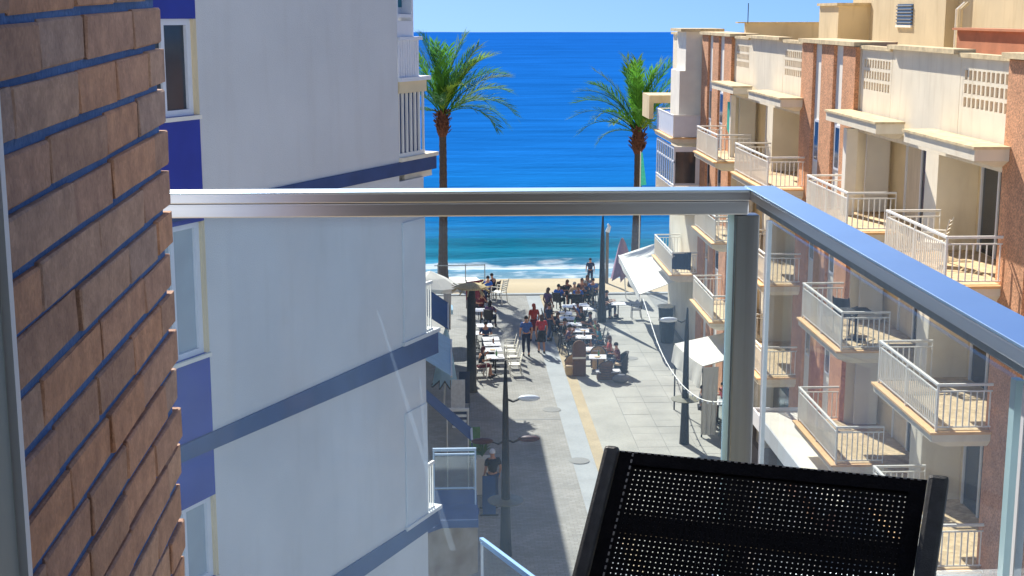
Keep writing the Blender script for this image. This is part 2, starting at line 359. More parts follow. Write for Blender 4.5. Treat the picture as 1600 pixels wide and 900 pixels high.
# beach falls from the promenade to the water line
mb = MB(); NX, rows = 60, [(72.35,-.05),(74,-.02),(75.6,-.06),(77,-.45),(79,-.85),(82,-1.2),(86,-1.5),(92,-2.0),(110,-4)]
for j, (y, z) in enumerate(rows):
    for i in range(NX+1): mb.v.append((-60+2*i, y, z+random.uniform(-.05,.05)*(1 if 0 < j < 5 else 0)))
for j in range(len(rows)-1):
    for i in range(NX): mb.f.append((j*(NX+1)+i, j*(NX+1)+i+1, (j+1)*(NX+1)+i+1, (j+1)*(NX+1)+i))
struct('beach', mb, M_sand, smooth=True)
struct('sea_bed', MB().box(-900,108,-6,900,1290,-5), M_sand)
mb = MB(); ys = []; y = 80.0
while y < 130: ys.append(y); y += .22
while y < 1300: ys.append(y); y *= 1.012
xs = [-700,-350,-160,-80]+[-40+.9*i for i in range(90)]+[80,160,350,700]
for y in ys:
    for x in xs:
        z = 0
        if y < 200:
            k = 87.7+.8*math.sin(x*.11+.6)+.3*math.sin(x*.37)
            z += (.30+.12*math.sin(x*.21))*math.exp(-((y-k)/.9)**2) + .10*math.sin(y*1.7+.6*math.sin(x*.12))*min(1,(y-80)/12)
            k2 = 95.5+1.0*math.sin(x*.08+2); z += .35*math.exp(-((y-k2)/1.6)**2)
        else: z += .12*math.sin(y*.5+math.sin(x*.05)*2)
        mb.v.append((x, y, -1.3+z))
W_ = len(xs)
for j in range(len(ys)-1):
    for i in range(W_-1): mb.f.append((j*W_+i, j*W_+i+1, (j+1)*W_+i+1, (j+1)*W_+i))
struct('sea', mb, M_sea, smooth=True)

# ------------------------------------------------------------------ white building (left)
ZB = 9.27
n0 = PZ(334, 690, ZB); f0 = PZ(665, 541, ZB)
n0 = Vector((n0.x, n0.y, 0)); f0 = Vector((f0.x, f0.y, 0)); u = (f0-n0).normalized(); nr = Vector((u.y, -u.x, 0))   # nr faces the camera's street
print('WALL', n0, f0, u)
def WP(px, py=400):        # distance along the wall line from n0 for a pixel column
    r = ray(px, py); a = Vector((r.x, r.y, 0)); # solve n0+u*s = a*t
    det = u.x*(-a.y) - (-a.x)*u.y
    s_ = ((-n0.x)*(-a.y) - (-a.x)*(-n0.y))/det; return s_
LF = (f0-n0).length; S622 = WP(622, 150); SWIN = WP(258, 100)
wb = thing('white_building', 'tall white rendered building with navy window strip and slanting navy bands on the left', 'building', (n0.x, n0.y, 0))
def wpt(s, off=0, z=0): p = n0+u*s+nr*off; return Vector((p.x, p.y, z))
def wbox(mb, s0, s1, o0, o1, z0, z1): return mb.prism([tuple(wpt(a,b)[:2]) for a,b in ((s0,o0),(s0,o1),(s1,o1),(s1,o0))][::-1], z0, z1)
BZ = [12.12, 9.27, 6.42, 3.57]      # storey bands
TOP = 18.6
mb = MB(); wbox(mb, 0, S622, -7, 0, 11.95, TOP); wbox(mb, 0, LF, -7, 0, 0, 11.95); wbox(mb, -5, 0, -7, -.13, 0, TOP); wbox(mb, -5, -1.05, -.14, 0, 0, TOP)
obj('wall', mb, M_white, wb)
def WZ_(px, py):           # height on the wall plane under a surveyed mark
    p = wpt(WP(px, py)); return PY(px, py, p.y).z
def lin(a, b): 
    sa, za, sb_, zb_ = WP(*a), WZ_(*a), WP(*b), WZ_(*b); return lambda s_: za+(zb_-za)*(s_-sa)/(sb_-sa)
BL_ = [(lin((430,293),(683,242)), lin((527,294),(683,262))), (lin((285,695),(666,525)), lin((285,721),(666,558))), (lin((640,823),(687,793)), lin((640,848),(687,815)))]
BL_.append(((lambda s_: BL_[2][0](s_)-2.85), (lambda s_: BL_[2][1](s_)-2.85)))
for bi, z in enumerate(BZ):      # bands run the whole wall and wrap round the balcony slab
    mb = MB(); far = LF+.38; up_, lo_ = BL_[bi]
    a0, a1, b0_, b1_ = lo_(-5), up_(-5), lo_(far), up_(far); print('BAND', bi, a0, a1, b0_, b1_)
    ZBAND = BZ[bi] = b1_-.16; z = ZBAND
    vs = [wpt(-5,.03,a0), wpt(far,.03,b0_), wpt(far,.03,b1_), wpt(-5,.03,a1), wpt(-5,-.05,a0), wpt(far,-.05,b0_), wpt(far,-.05,b1_), wpt(-5,-.05,a1)]
    mb.add(vs, [(0,1,2,3),(7,6,5,4),(0,4,5,1),(1,5,6,2),(2,6,7,3),(3,7,4,0)])
    obj('floor_band', mb, M_band, wb)
    mb = MB(); wbox(mb, LF-.5, LF+.38, -1.6, -.055, z-.15, z+.158); wbox(mb, S622-.0, LF+.42, -1.6, .05, z+.162, z+.22); obj('balcony_slab', mb, M_cream if z > 11 else M_white, wb)
# window strip: navy spandrels and recessed windows
M_blind = mk('pale_blind', S(168,180,186), .6, .05, 3)
WZ = [(16.1,17.2),(13.25,14.35),(10.4,12.0),(7.55,8.6),(4.7,5.75)]
prev = TOP
for z0, z1 in WZ:
    mb = MB(); wbox(mb, -1.05, 0, -.13, -.006, z1, prev); obj('spandrel', mb, M_navy, wb); prev = z0
    w0 = wpt(-.5, -.06, z0); fr = MB()
    wbox(fr, -1.05, 0, -.12, .03, z0-.05, z0-.002); obj('sill', fr, M_whitestrip, wb)
    fr = MB(); wbox(fr, -1.05,-.97,-.115,-.05,z0,z1); wbox(fr,-.13,-.05,-.115,-.05,z0,z1); wbox(fr,-.97,-.13,-.115,-.05,z1-.07,z1); wbox(fr,-.97,-.13,-.115,-.05,z0,z0+.07); wbox(fr,-.58,-.52,-.115,-.06,z0+.07,z1-.07)
    wn = obj('window', fr, M_alu, wb, label=None)
    fr = MB(); wbox(fr, -.97,-.13,-.10,-.09,z0+.07,z1-.07); obj('pane', fr, M_blind if z0 < 13 else M_glassdark, wn)
    fr = MB(); wbox(fr, -.05,-.0,-.125,-.004,z0,z1); obj('reveal', fr, M_creamshade, wb)
# upper balcony beyond the wall end
b0, b1 = S622+.02, WP(664, 190)
zb = BZ[0]+.22
mb = MB(); wbox(mb, b0, b1, -1.4,-.08, zb, zb+.95); obj('balcony_backing', mb, M_band, wb)
rl = MB(); wbox(rl, b0, b1+.03, -.06, .02, zb+.95, zb+1.12); rlo = obj('balcony_lintel', rl, M_creamshade, wb)
rl = MB(); wbox(rl, b0, b1, -.045, -.005, zb+.0, zb+.06); obj('bottom_rail', rl, M_rail, rlo)
for i in range(7):
    s_ = b0+.02+(b1-b0-.04)*i/6; rl = MB(); wbox(rl, s_-.015, s_+.015, -.04, -.008, zb+.06, zb+.95); obj('baluster', rl, M_rail, rlo)
mb = MB(); wbox(mb, b0, b1+.12, -1.5, .05, zb+1.12, zb+1.18); obj('upper_ledge', mb, M_alu, wb)
mb = MB()
for i in range(9):
    a = b0+(b1-.16-b0)*i/9; c_ = b0+(b1-.16-b0)*(i+1)/9; wbox(mb, a, c_-.012, -.05, -.0, zb+1.18, zb+1.72); wbox(mb, c_-.012, c_, -.05, -.018, zb+1.18, zb+1.72)
obj('parapet_panel', mb, M_alu, wb)
mb = MB(); wbox(mb, b0, b1-.1, -.08, .03, zb+1.72, zb+1.77); obj('parapet_rail', mb, M_alu, wb)
e1 = WP(648, 60)
fr = MB(); wbox(fr, b0,b0+.05,-.3,-.02,zb+1.77,TOP-.3); wbox(fr,e1-.06,e1,-.3,-.02,zb+1.77,TOP-.3); wbox(fr,b0+.05,e1-.06,-.3,-.02,zb+1.77,zb+2.0); wbox(fr,b0+.05,e1-.06,-.3,-.02,zb+2.05,zb+2.10); wbox(fr, b0, e1-.06, -.25,-.2, zb+2.1, zb+2.2)
wn = obj('window', fr, M_alu, wb)
fr = MB(); wbox(fr, b0+.05, e1-.06, -.2, -.18, zb+2.2, TOP-.3); obj('pane', fr, mk('teal_pane', S(40,110,130), .3, .1, 2), wn)
mb = MB(); wbox(mb, S622+.0, e1+.35, -7, -.02, TOP-.3, TOP); obj('roof_slab', mb, M_white, wb)
# lower storeys: side panel strip and balcony rails seen past the wall end
for z in BZ[1:3]:
    s0 = WP(629, 450); mb = MB(); wbox(mb, s0, LF-.01, .002, .022, z+.2, z+2.05); obj('side_panel', mb, mk('pale_panel', (.66,.71,.73), .5, .04, 2), wb)
    mb = MB(); wbox(mb, LF+.0, LF+.3, -.06, -.02, z+.95, z+1.0); r_ = obj('balcony_rail', mb, M_rail, wb); mb = MB(); wbox(mb, LF+.0, LF+.3, -.06,-.02, z+.2, z+.24); obj('bottom_rail', mb, M_rail, r_)
    for i in range(4):
        s_ = LF+.04+i*.075; mb = MB(); wbox(mb, s_-.008, s_+.008, -.05,-.03, z+.24, z+.95); obj('baluster', mb, M_rail, r_)

# ------------------------------------------------------------------ building behind the white one (casts the street shade)
hb = thing('apartment_building', 'low apartment block in shade behind the white building, its awnings over the street', 'building', (-6, 45, 0))
obj('wall', MB().box(-14,31,0,-1.4,61,11.9), M_whitestrip, hb)
obj('roof', MB().box(-14,31,11.9,-1.25,61.2,12.15), M_cap, hb)
for k in range(3):
    for j in range(5):
        y = 34+j*5.4; z = 3.9+k*2.8
        f_ = obj('window', MB().box(-1.4,y,z,-1.33,y+1.4,z+1.3), M_alu, hb); obj('pane', MB().box(-1.33,y+.08,z+.08,-1.325,y+1.32,z+1.22), M_glassdark, f_)

# ------------------------------------------------------------------ right building
XF, XB, XW = 10.5, 9.32, 11.4            # facade plane, balcony rail plane, recessed wall plane
rb = thing('beige_apartment_block', 'long beige apartment block with terracotta stripes and white railed balconies on the right', 'building', (15, 44, 0))
LV = [9.38, 6.53, 3.7]
ZC, ZR, ZP = 11.95, 11.75, 13.6
mods = [dict(near=26.0, div=(29.7,30.5), far=35.7), dict(near=41.45, div=(45.3,46.1), far=51.6)]
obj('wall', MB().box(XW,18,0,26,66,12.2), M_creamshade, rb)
pil = []   # fin zones: near end wall, between modules, far
def zone(y0, y1, stripes):
    obj('wall', MB().box(XF,y0,0,XW-.002,y1,ZP+.0), M_cream, rb)
    for a, b_ in stripes: obj('pilaster', MB().box(XF-.12,a,.0,XF-.002,b_,ZP-.02), M_terra, rb)
    n_ = len(stripes)
    obj('coping', MB().box(XF-.22,y0-.1,ZP+.002,XW,y1+.1,ZP+.11), M_cap, rb)
zone(18, 25.95, [(24.6,25.9),(22.7,24.0),(20.4,21.7)])
zone(35.8, 41.4, [(35.85,37.0),(37.9,39.15),(40.05,41.35)])
zone(51.7, 57.8, [(51.75,53.1),(54.2,55.4),(56.4,57.75)])
for y0, y1 in ((37.0,37.9),(39.15,40.05),(53.1,54.2),(55.4,56.4)):
    obj('pale_strip', MB().box(XF-.03,y0+.01,.0,XF-.001,y1-.01,ZP-.03), M_whitestrip, rb)
    for z in LV:
        f_ = obj('window', MB().box(XF-.06,y0+.2,z+.9,XF-.031,y1-.2,z+2.1), M_alu, rb); obj('pane', MB().box(XF-.066,y0+.27,z+.97,XF-.061,y1-.27,z+2.03), M_glassdark, f_)
def lattice(y0, y1):
    """parapet panel pierced by three rows of slots"""
    mb = MB(); z0, z1 = ZR+.002, ZP-.06; x0, x1 = XF+.0, XF+.055
    hz0, hz1 = z0+.80, z1-.17; ncol = 10; m = .14; cw = (y1-y0-2*m)/ncol; rh = (hz1-hz0)/3
    mb.box(x0,y0,z0,x1,y1,hz0); mb.box(x0,y0,hz1,x1,y1,z1)
    mb.box(x0,y0,hz0,x1,y0+m,hz1); mb.box(x0,y1-m,hz0,x1,y1,hz1)
    for r_ in range(3):
        a = hz0+r_*rh; mb.box(x0+.004,y0+m,a+rh*.72,x1-.004,y1-m,a+rh)
        for c_ in range(ncol): mb.box(x0+.002,y0+m+c_*cw+cw*.64,a,x1-.002,y0+m+(c_+1)*cw,a+rh*.72)
    obj('lattice_panel', mb, M_cream, rb); obj('lattice_back', MB().box(XF+.075,y0+.01,z0,XF+.2,y1-.01,z1-.02), M_ochre, rb)
    obj('coping', MB().box(XF-.07,y0-.02,ZP-.058,XF+.2,y1+.02,ZP+.03), M_cap, rb)
bars_done = 0
def balcony(y0, y1, z, indiv, recess=True, closed=False):
    mb = MB(); x0 = XB-.14
    mb.box(x0+.05,y0-.05,z-.20,XF-.002,y1+.05,z-.05); 
    mb.add([(x0+.35,y0+.1,z-.34),(XF-.002,y0+.1,z-.34),(XF-.002,y1-.1,z-.34),(x0+.35,y1-.1,z-.34),(x0+.06,y0-.04,z-.202),(XF-.002,y0-.04,z-.202),(XF-.002,y1+.04,z-.202),(x0+.06,y1+.04,z-.202)],
           [(0,3,2,1),(4,5,6,7),(0,1,5,4),(1,2,6,5),(2,3,7,6),(3,0,4,7)])
    ba = obj('balcony', mb, M_cream, rb)
    obj('edging', MB().box(x0,y0-.1,z-.048,XF-.004,y1+.1,z-.002), M_tan, ba)
    obj('floor', MB().box(XB+.04,y0+.03,z,XF-.003,y1-.03,z+.012), M_floor, ba)
    t = z+.92
    if closed:
        mb = MB(); n_ = 14
        for i in range(n_):
            a = y0+(y1-y0)*i/n_; b_ = y0+(y1-y0)*(i+1)/n_; mb.box(XB-.02,a+.01,z+.03,XB+.02,b_-.01,t-.03); mb.box(XB-.01,b_-.01,z+.03,XB+.01,b_+.01 if i < n_-1 else b_,t-.03)
        mb.box(XB+.021,y0-.02,z+.03,XF-.01,y0+.02,t-.03)
        obj('solid_railing', mb, M_alu, ba)
    mb = MB(); mb.box(XB-.03,y0-.03,t-.025,XB+.03,y1+.03,t+.025)
    for yy in (y0,y1): mb.box(XB+.03,yy-.03,t-.025,XF-.03,yy+.03,t+.025)
    obj('handrail', mb, M_rail, ba, bevel=.008)
    mb = MB(); q = t-.13; mb.box(XB-.014,y0-.014,q-.014,XB+.014,y1+.014,q+.014); mb.box(XB-.012,y0,z+.07,XB+.012,y1,z+.095)
    for yy in (y0,y1): mb.box(XB+.014,yy-.014,q-.014,XF-.03,yy+.014,q+.014); mb.box(XB+.012,yy-.012,z+.07,XF-.03,yy+.012,z+.095)
    for yy in (y0,y1): mb.box(XB-.02,yy-.02,z+.0,XB+.02,yy+.02,t-.025); mb.box(XF-.045,yy-.015,z+.0,XF-.03,yy+.015,t-.025)
    mb.box(XB-.018,(y0+y1)/2-.018,z,XB+.018,(y0+y1)/2+.018,t-.025)
    obj('mid_rail', mb, M_rail, ba)
    if closed: return ba
    pos = [(XB, y0+(y1-y0)*i/32) for i in range(1,32) if i != 16] + [(XB+(XF-XB-.03)*i/9, yy) for yy in (y0,y1) for i in range(1,9)]
    if indiv:
        for x, y in pos: inst('baluster', bar_me, ba, (x,y,z+.09), M_rail)
    else:
        mb = MB()
        for x, y in pos: mb.box(x-.011,y-.011,z+.09,x+.011,y+.011,q)
        obj('balusters', mb, M_rail, ba, kind='stuff'); 
    return ba
bar_me = mesh_of('baluster', MB().box(-.011,-.011,0,.011,.011,.70)); bar_me.materials.append(M_rail)
def door(y0, y1, z, x, dark=True, kind='window'):
    mb = MB(); mb.box(x-.07,y0,z+.02,x-.002,y0+.07,z+2.2); mb.box(x-.07,y1-.07,z+.02,x-.002,y1,z+2.2); mb.box(x-.07,y0+.07,z+2.12,x-.002,y1-.07,z+2.2); ym = (y0+y1)/2; mb.box(x-.06,ym-.04,z+.02,x-.002,ym+.04,z+2.12)
    d = obj('balcony_door', mb, M_alu, rb)
    obj('pane', MB().box(x-.03,y0+.07,z+.03,x-.02,ym-.04,z+2.12), M_glassdark, d)
    obj('curtain' if not dark else 'pane', MB().box(x-.03,ym+.04,z+.03,x-.02,y1-.07,z+2.12), M_curtain if not dark else M_glassdark, d)
for mi, m in enumerate(mods):
    n_, (d0,d1), fr_ = m['near'], m['div'], m['far']
    # parapet, beam and divider
    obj('beam', MB().box(XF+.001,n_+.0,ZR-.30,XW-.003,fr_-.0,ZR), M_cream, rb)
    obj('parapet', MB().box(XF-.001,n_+2.7,ZR+.002,XF+.14,fr_-2.5,ZP), M_cream, rb)
    obj('coping', MB().box(XF-.16,n_+2.72,ZP+.002,XF+.3,fr_-2.52,ZP+.10), M_cap, rb)
    lattice(n_+.02, n_+2.68); lattice(fr_-2.48, fr_-.02)
    obj('divider', MB().box(XF+.002,d0,0,XW-.004,d1,ZR-.302), M_cream, rb)
    for y0, y1 in ((n_,d0),(d1,fr_)):
        pass
    A = (25.65, 29.3) if mi == 0 else (40.6, 45.3); B = (32.3,36.0) if mi == 0 else (48.4,52.4)
    # canopies over the top balconies
    for y0, y1 in ((25.6, 29.7),(fr_-4.0, fr_+.3)) if mi == 0 else ((n_-.4,d0+.2),(fr_-3.6,fr_+.3)):
        mb = MB(); x0 = 9.72; mb.box(x0,y0,ZC-.22,XF-.125,y1,ZC)
        mb.add([(x0+.5,y0+.3,ZC-.36),(XF-.125,y0+.3,ZC-.36),(XF-.125,y1-.3,ZC-.36),(x0+.5,y1-.3,ZC-.36),(x0+.01,y0+.01,ZC-.222),(XF-.125,y0+.01,ZC-.222),(XF-.125,y1-.01,ZC-.222),(x0+.01,y1-.01,ZC-.222)],
               [(0,3,2,1),(4,5,6,7),(0,1,5,4),(1,2,6,5),(2,3,7,6),(3,0,4,7)])
        cp = obj('canopy', mb, M_cream, rb); obj('canopy_top', MB().box(x0-.04,y0-.04,ZC+.001,XF-.122,y1+.04,ZC+.05), M_cap, cp)
        mb = MB(); mb.box(x0+.06,y1-.2,LV[0],x0+.2,y1-.06,ZC-.36) if mi == 0 and y1 > fr_ else None
    for li, z in enumerate(LV):
        near = mi == 0
        balcony(A[0]+.0, A[1], z, near); balcony(B[0], B[1], z, near)
        # floors inside the recesses and doors on the recessed wall
        obj('loggia_floor', MB().box(XF,n_+.002,z-.2,XW-.005,fr_-.002,z-.003), M_floor, rb)
        door(d0-2.2, d0-.3, z, XW, True); door(d1+1.6, d1+3.9, z, XW, False)
        # white end screens facing along the street
        obj('end_screen', MB().box(XF+.15,fr_-.28,z+.05,XW-.15,fr_-.2,z+2.2), M_shutter, rb)
# white posts under the canopy B at top
obj('canopy_post', MB().box(10.0,35.0,LV[0],10.28,35.3,ZC-.362), M_whitestrip, rb)
obj('canopy_post', MB().box(10.05,49.9,LV[0],10.22,50.1,ZC-.362), M_whitestrip, rb)
# far end: white bay, closed balcony and glazed gallery
obj('bay', MB().box(9.62,58.6,9.3,XF+.4,60.9,12.1), M_whitestrip, rb); obj('bay_top', MB().box(9.86,58.62,12.102,XF+.4,60.9,13.7), M_whitestrip, rb)
obj('wall', MB().box(XF,57.82,0,XW-.002,66,13.5), M_cream, rb); obj('coping', MB().box(9.6,58.4,13.702,XW,61.2,13.82), M_cap, rb); obj('coping', MB().box(XF-.1,61.2,13.502,XW,66.1,13.6), M_cap, rb)
for li, z in enumerate(LV):
    balcony(58.0 if li == 0 else 57.6, 62.6, z, False, closed=(li == 0))
mb = MB(); z = LV[1]; x0 = XB-.02
for i in range(9): yy = 57.7+i*.6; mb.box(x0,yy-.03,z+.9,x0+.06,yy+.03,z+2.4)
mb.box(x0,57.67,z+1.85,x0+.055,62.53,z+1.92); mb.box(x0,57.67,z+2.4,x0+.06,62.53,z+2.5); mb.box(x0,57.67,z+.86,x0+.06,62.53,z+.93); mb.box(x0+.06,57.67,z+.9,XF,57.73,z+2.5)
ga = obj('glazed_gallery', mb, M_alu, rb); obj('pane', MB().box(x0+.02,57.74,z+.93,x0+.03,62.5,z+2.4), M_clear, ga); obj('pane', MB().box(x0+.07,57.66,z+1.0,XF-.3,57.668,z+2.3), M_glassdark, ga)
mb = MB().box(9.0,63.0,10.5,XF-.002,65.2,10.85); mb.box(9.0,63.0,9.8,9.2,65.2,10.498); obj('canopy', mb, M_beige, rb)
# ground floor
for y0, y1 in ((26.6,29.5),(30.7,35.5),(41.8,45.1),(46.3,51.3),(58.2,62),(62.4,65.6)):
    s_ = obj('shop_front', MB().box(XF+.3,y0,.1,XF+.36,y1,2.6), M_wood, rb)
    obj('pane', MB().box(XF+.28,y0+.15,.3,XF+.298,y1-.15,2.4), M_glassdark, s_)
sc_ = obj('shop_canopy', MB().box(8.95,31.5,2.75,XF-.01,39.7,2.9), M_whitestrip, rb); obj('fascia', MB().box(8.9,31.45,2.55,8.949,39.75,3.02), M_alu, sc_); obj('fascia', MB().box(8.95,39.71,2.6,XF-.02,39.77,3.0), M_alu, sc_)
# rooftop blocks
def roofblock(mbx, name='stair_tower', mat=None): return obj(name, mbx, mat or M_beige, rb)
rt = roofblock(MB().box(16,45.4,12.2,22,53.2,17.5)); roofblock(MB().box(16.4,36,12.2,22,45.38,17.2))
f_ = obj('vent', MB().box(15.93,48.6,13.95,15.999,50.3,14.03), M_whitestrip, rt); obj('vent_back', MB().box(15.985,48.6,14.032,15.999,50.3,14.75), M_glassdark, rt)
for i in range(6): obj('louvre', MB().obox((15.96,49.45,14.10+.115*i),(.03,0,-.02),(0,.83,0),(.008,0,.012)), simple('louvre_grey',(104,110,120)), rt)
roofblock(MB().box(16,58,12.2,17.45,61,14.75)); roofblock(MB().box(15.9,57.9,14.752,17.5,61.1,14.86), 'roof_cap', M_cap)
roofblock(MB().box(17.3,53.3,12.2,22,60.5,15.2))
roofblock(MB().box(13.6,64.7,12.2,20,65.0,14.0), 'parapet'); roofblock(MB().box(13.2,64.6,14.002,20,65.1,14.06), 'roof_cap', M_cap)
roofblock(MB().box(13.2,29,12.2,13.5,36.5,14.0), 'roof_wall', M_terrawall); roofblock(MB().box(13.1,28.9,14.002,13.6,36.6,14.06), 'roof_cap', M_terrawall)
roofblock(MB().box(XW-.05,18,12.2,XW+.15,58,13.35), 'inner_parapet', M_beige)
roofblock(MB().tube([(13.65,64.5,14),(13.65,64.5,14.9)], .02, 5), 'antenna', M_iron)
for k, px in enumerate((14.0,14.25)): roofblock(MB().tube([(15.85,43.6+k*.35,12.3),(15.85,43.6+k*.35,14.55),(16.1,43.7+k*.3,14.75)], .05, 7), 'roof_pipe', M_whitestrip if k else M_beige)
roofblock(MB().box(12.0,26.4,12.21,13.0,36,12.26), 'roof_deck', M_tan)

# ------------------------------------------------------------------ the viewer's own balcony
FL = H-1.5
ob = thing('own_building', 'pale facade and tiled balcony floor that the viewer stands on', 'building', (0, 1.2, FL))
obj('facade', MB().box(-8,.95,-.0,-.62,1.25,H+6).box(1.6,.95,0,9,1.25,H+6).box(-.62,.95,FL+2.35,1.6,1.25,H+6).box(-.62,.95,0,1.6,1.25,FL-.32), mk('own_plaster', S(196,202,210), .9, .05, 2, .2, 60), ob)
obj('room', MB().box(-3,-5.2,FL-.2,3.2,.949,FL-.0).box(-3,-5.2,FL+2.6,3.2,.949,FL+2.8).box(-3.2,-5.2,FL-.2,-3.001,.949,FL+2.8).box(3.201,-5.2,FL-.2,3.4,.949,FL+2.8).box(-3,-5.4,FL-.2,3.2,-5.201,FL+2.8), simple('room_wall', (150,156,166)), ob)
obj('balcony_slab', MB().box(-2.6,1.0,FL-.3,.86,3.52,FL-.021), M_whitestrip, ob)
tile = mesh_of('floor_tile', MB().box(-.196,-.196,-.02,.196,.196,0), bevel=.003)
for i in range(8):
    for j in range(6): inst('floor_tile', tile, ob, (-2.0+.4*i, 1.25+.4*j, FL), M_floor)
# door frame at the left edge
jm = obj('door_frame', MB().box(-.70,1.20,FL-.0,-.432,1.35,FL+2.3), M_jamb, ob); obj('frame_edge', MB().box(-.452,1.352,FL,-.424,1.366,FL+2.3), M_alu, ob)

# brick wall: courses run away from the viewer, joints recessed
bw = thing('brick_wall', 'rough brown brick wall with joints painted sky-lit blue at the left edge', 'wall', (-.5, 1.8, FL))
XBW, Y1 = -.452, 2.30; RISE = .030; P = .0655; BH = .0542
def bz(y): return RISE*(y-1.8)
mb = MB(); y0 = 1.37
vs = []
for x in (-.72, XBW-.007):
    vs += [(x,y0,FL+bz(y0)),(x,Y1-.03,FL+bz(Y1)),(x,Y1-.03,H+.62+bz(Y1)),(x,y0,H+.62+bz(y0))]
mb.add(vs, [(0,1,2,3),(7,6,5,4),(0,4,5,1),(1,5,6,2),(2,6,7,3),(3,7,4,0)]); obj('mortar', mb, M_mortar, bw)
def brick_mesh(L, seed):
    rnd = random.Random(seed); bm = bmesh.new()
    nx = 5
    g = bmesh.ops.create_cube(bm, size=1)
    bmesh.ops.scale(bm, vec=(.10, L, BH), verts=bm.verts)
    bmesh.ops.bevel(bm, geom=list(bm.edges), offset=.0025, segments=1, affect='EDGES')
    for v in bm.verts: v.co += Vector((rnd.uniform(-.0012,.0012), rnd.uniform(-.0012,.0012), rnd.uniform(-.0016,.0016)))
    me = bpy.data.meshes.new('brick'); bm.to_mesh(me); bm.free(); return me
BL = [(.115, [brick_mesh(.113, i) for i in range(3)]), (.20, [brick_mesh(.1985, 10+i) for i in range(4)]), (.27, [brick_mesh(.2685, 20+i) for i in range(4)])]
for k in range(32):
    z = FL+.03+P*k
    if z > H+.58: break
    y = Y1+random.choice((-.010,-.005,0,.003)); first = True
    while y > 1.42:
        L_, ms = BL[0] if (first and k % 2) else random.choice(BL[1:])
        yc = y-L_/2
        o = inst('brick', random.choice(ms), bw, (XBW-.05+random.uniform(-.003,.003), yc, z+bz(yc)+random.uniform(-.002,.002)))
        if not o.data.materials: o.data.materials.append(BRICKS[0])
        o.material_slots[0].link = 'OBJECT'; o.material_slots[0].material = random.choice(BRICKS); o.rotation_euler = (math.atan(RISE)+random.uniform(-.004,.004), 0, random.uniform(-.006,.006))
        y -= L_+.0015; first = False

# balustrade
ZT = H-.42; XR = .735; YF = 3.42
bl = thing('glass_balustrade', 'glass balcony balustrade with broad brushed steel handrail', 'balustrade', (0, YF, FL))
mb = MB(); mb.box(-2.2,YF-.034,ZT-.027,XR-.0005,YF+.034,ZT-.004); obj('handrail', mb, M_steel, bl, bevel=.002)
obj('rail_sky_top', MB().box(-2.2,YF-.035,ZT-.004,XR-.0005,YF+.035,ZT), M_steeltop, bl, bevel=.0012)  # thin plate added to hold the painted sky blue of the rail top
mb = MB(); mb.box(-2.2,YF-.03,ZT-.062,XR-.0005,YF+.02,ZT-.0285); obj('glass_channel', mb, M_steel, bl, bevel=.003)
mb = MB(); mb.prism([(XR,.6),(XR+.075,.6),(XR+.075,YF+.035),(XR,YF+.035)], ZT-.026, ZT-.003); obj('handrail', mb, M_steel, bl, bevel=.003)
mb = MB(); mb.prism([(XR-.0003,.6),(XR+.0753,.6),(XR+.0753,YF+.0353),(XR-.0003,YF+.0353)], ZT-.003, ZT+.0015); obj('rail_sky_top', mb, M_steeltop, bl, bevel=.0012)
mb = MB(); mb.box(XR+.01,.6,ZT-.043,XR+.06,YF-.06,ZT-.027); obj('glass_channel', mb, M_steeldark, bl, bevel=.003)
obj('corner_post', MB().box(XR-.030,YF-.028,FL,XR+.028,YF+.024,ZT-.064), M_steeldark, bl, bevel=.003)
obj('pane_edge', MB().box(XR-.046,YF-.012,FL+.06,XR-.032,YF+.0,ZT-.064), M_glassedge, bl)
obj('pane', MB().box(-2.2,YF-.012,FL+.06,XR-.047,YF+.0,ZT-.064), M_pane, bl)
a_, b_ = PY(588,485,YF-.0135), PY(703,860,YF-.0135)  # pale strips added on the pane as painted reflection streaks
M_streak = glass_mat('reflection_streak_glass', (.98,.99,1), .075, (.6,.75,.95)); obj('reflection_streak', MB().add([a_, a_+Vector((.006,0,0)), b_+Vector((.016,0,0)), b_], [(0,3,2,1)]), M_streak, bl)
a_, b_ = PY(655,590,YF-.0135), PY(668,800,YF-.0135); obj('reflection_streak', MB().add([a_, a_+Vector((.004,0,0)), b_+Vector((.02,0,0)), b_], [(0,3,2,1)]), M_streak, bl)
obj('pane_edge', MB().box(XR+.030,YF-.10,FL+.06,XR+.042,YF-.088,ZT-.067), M_alu, bl)
obj('pane', MB().box(XR+.032,1.835,FL+.06,XR+.042,YF-.102,ZT-.067), M_pane, bl)
obj('pane_edge', MB().box(XR+.031,1.815,FL+.06,XR+.043,1.833,ZT-.067), M_glassedge, bl)
obj('pane_edge', MB().box(XR+.031,1.782,FL+.06,XR+.043,1.792,ZT-.067), M_alu, bl)
obj('pane', MB().box(XR+.032,.6,FL+.06,XR+.042,1.78,ZT-.067), M_pane, bl)
obj('base_channel', MB().box(-2.2,YF-.04,FL,XR-.031,YF+.03,FL+.06), M_steel, bl); obj('base_channel', MB().box(XR,.6,FL,XR+.06,YF-.041,FL+.06), M_steel, bl)

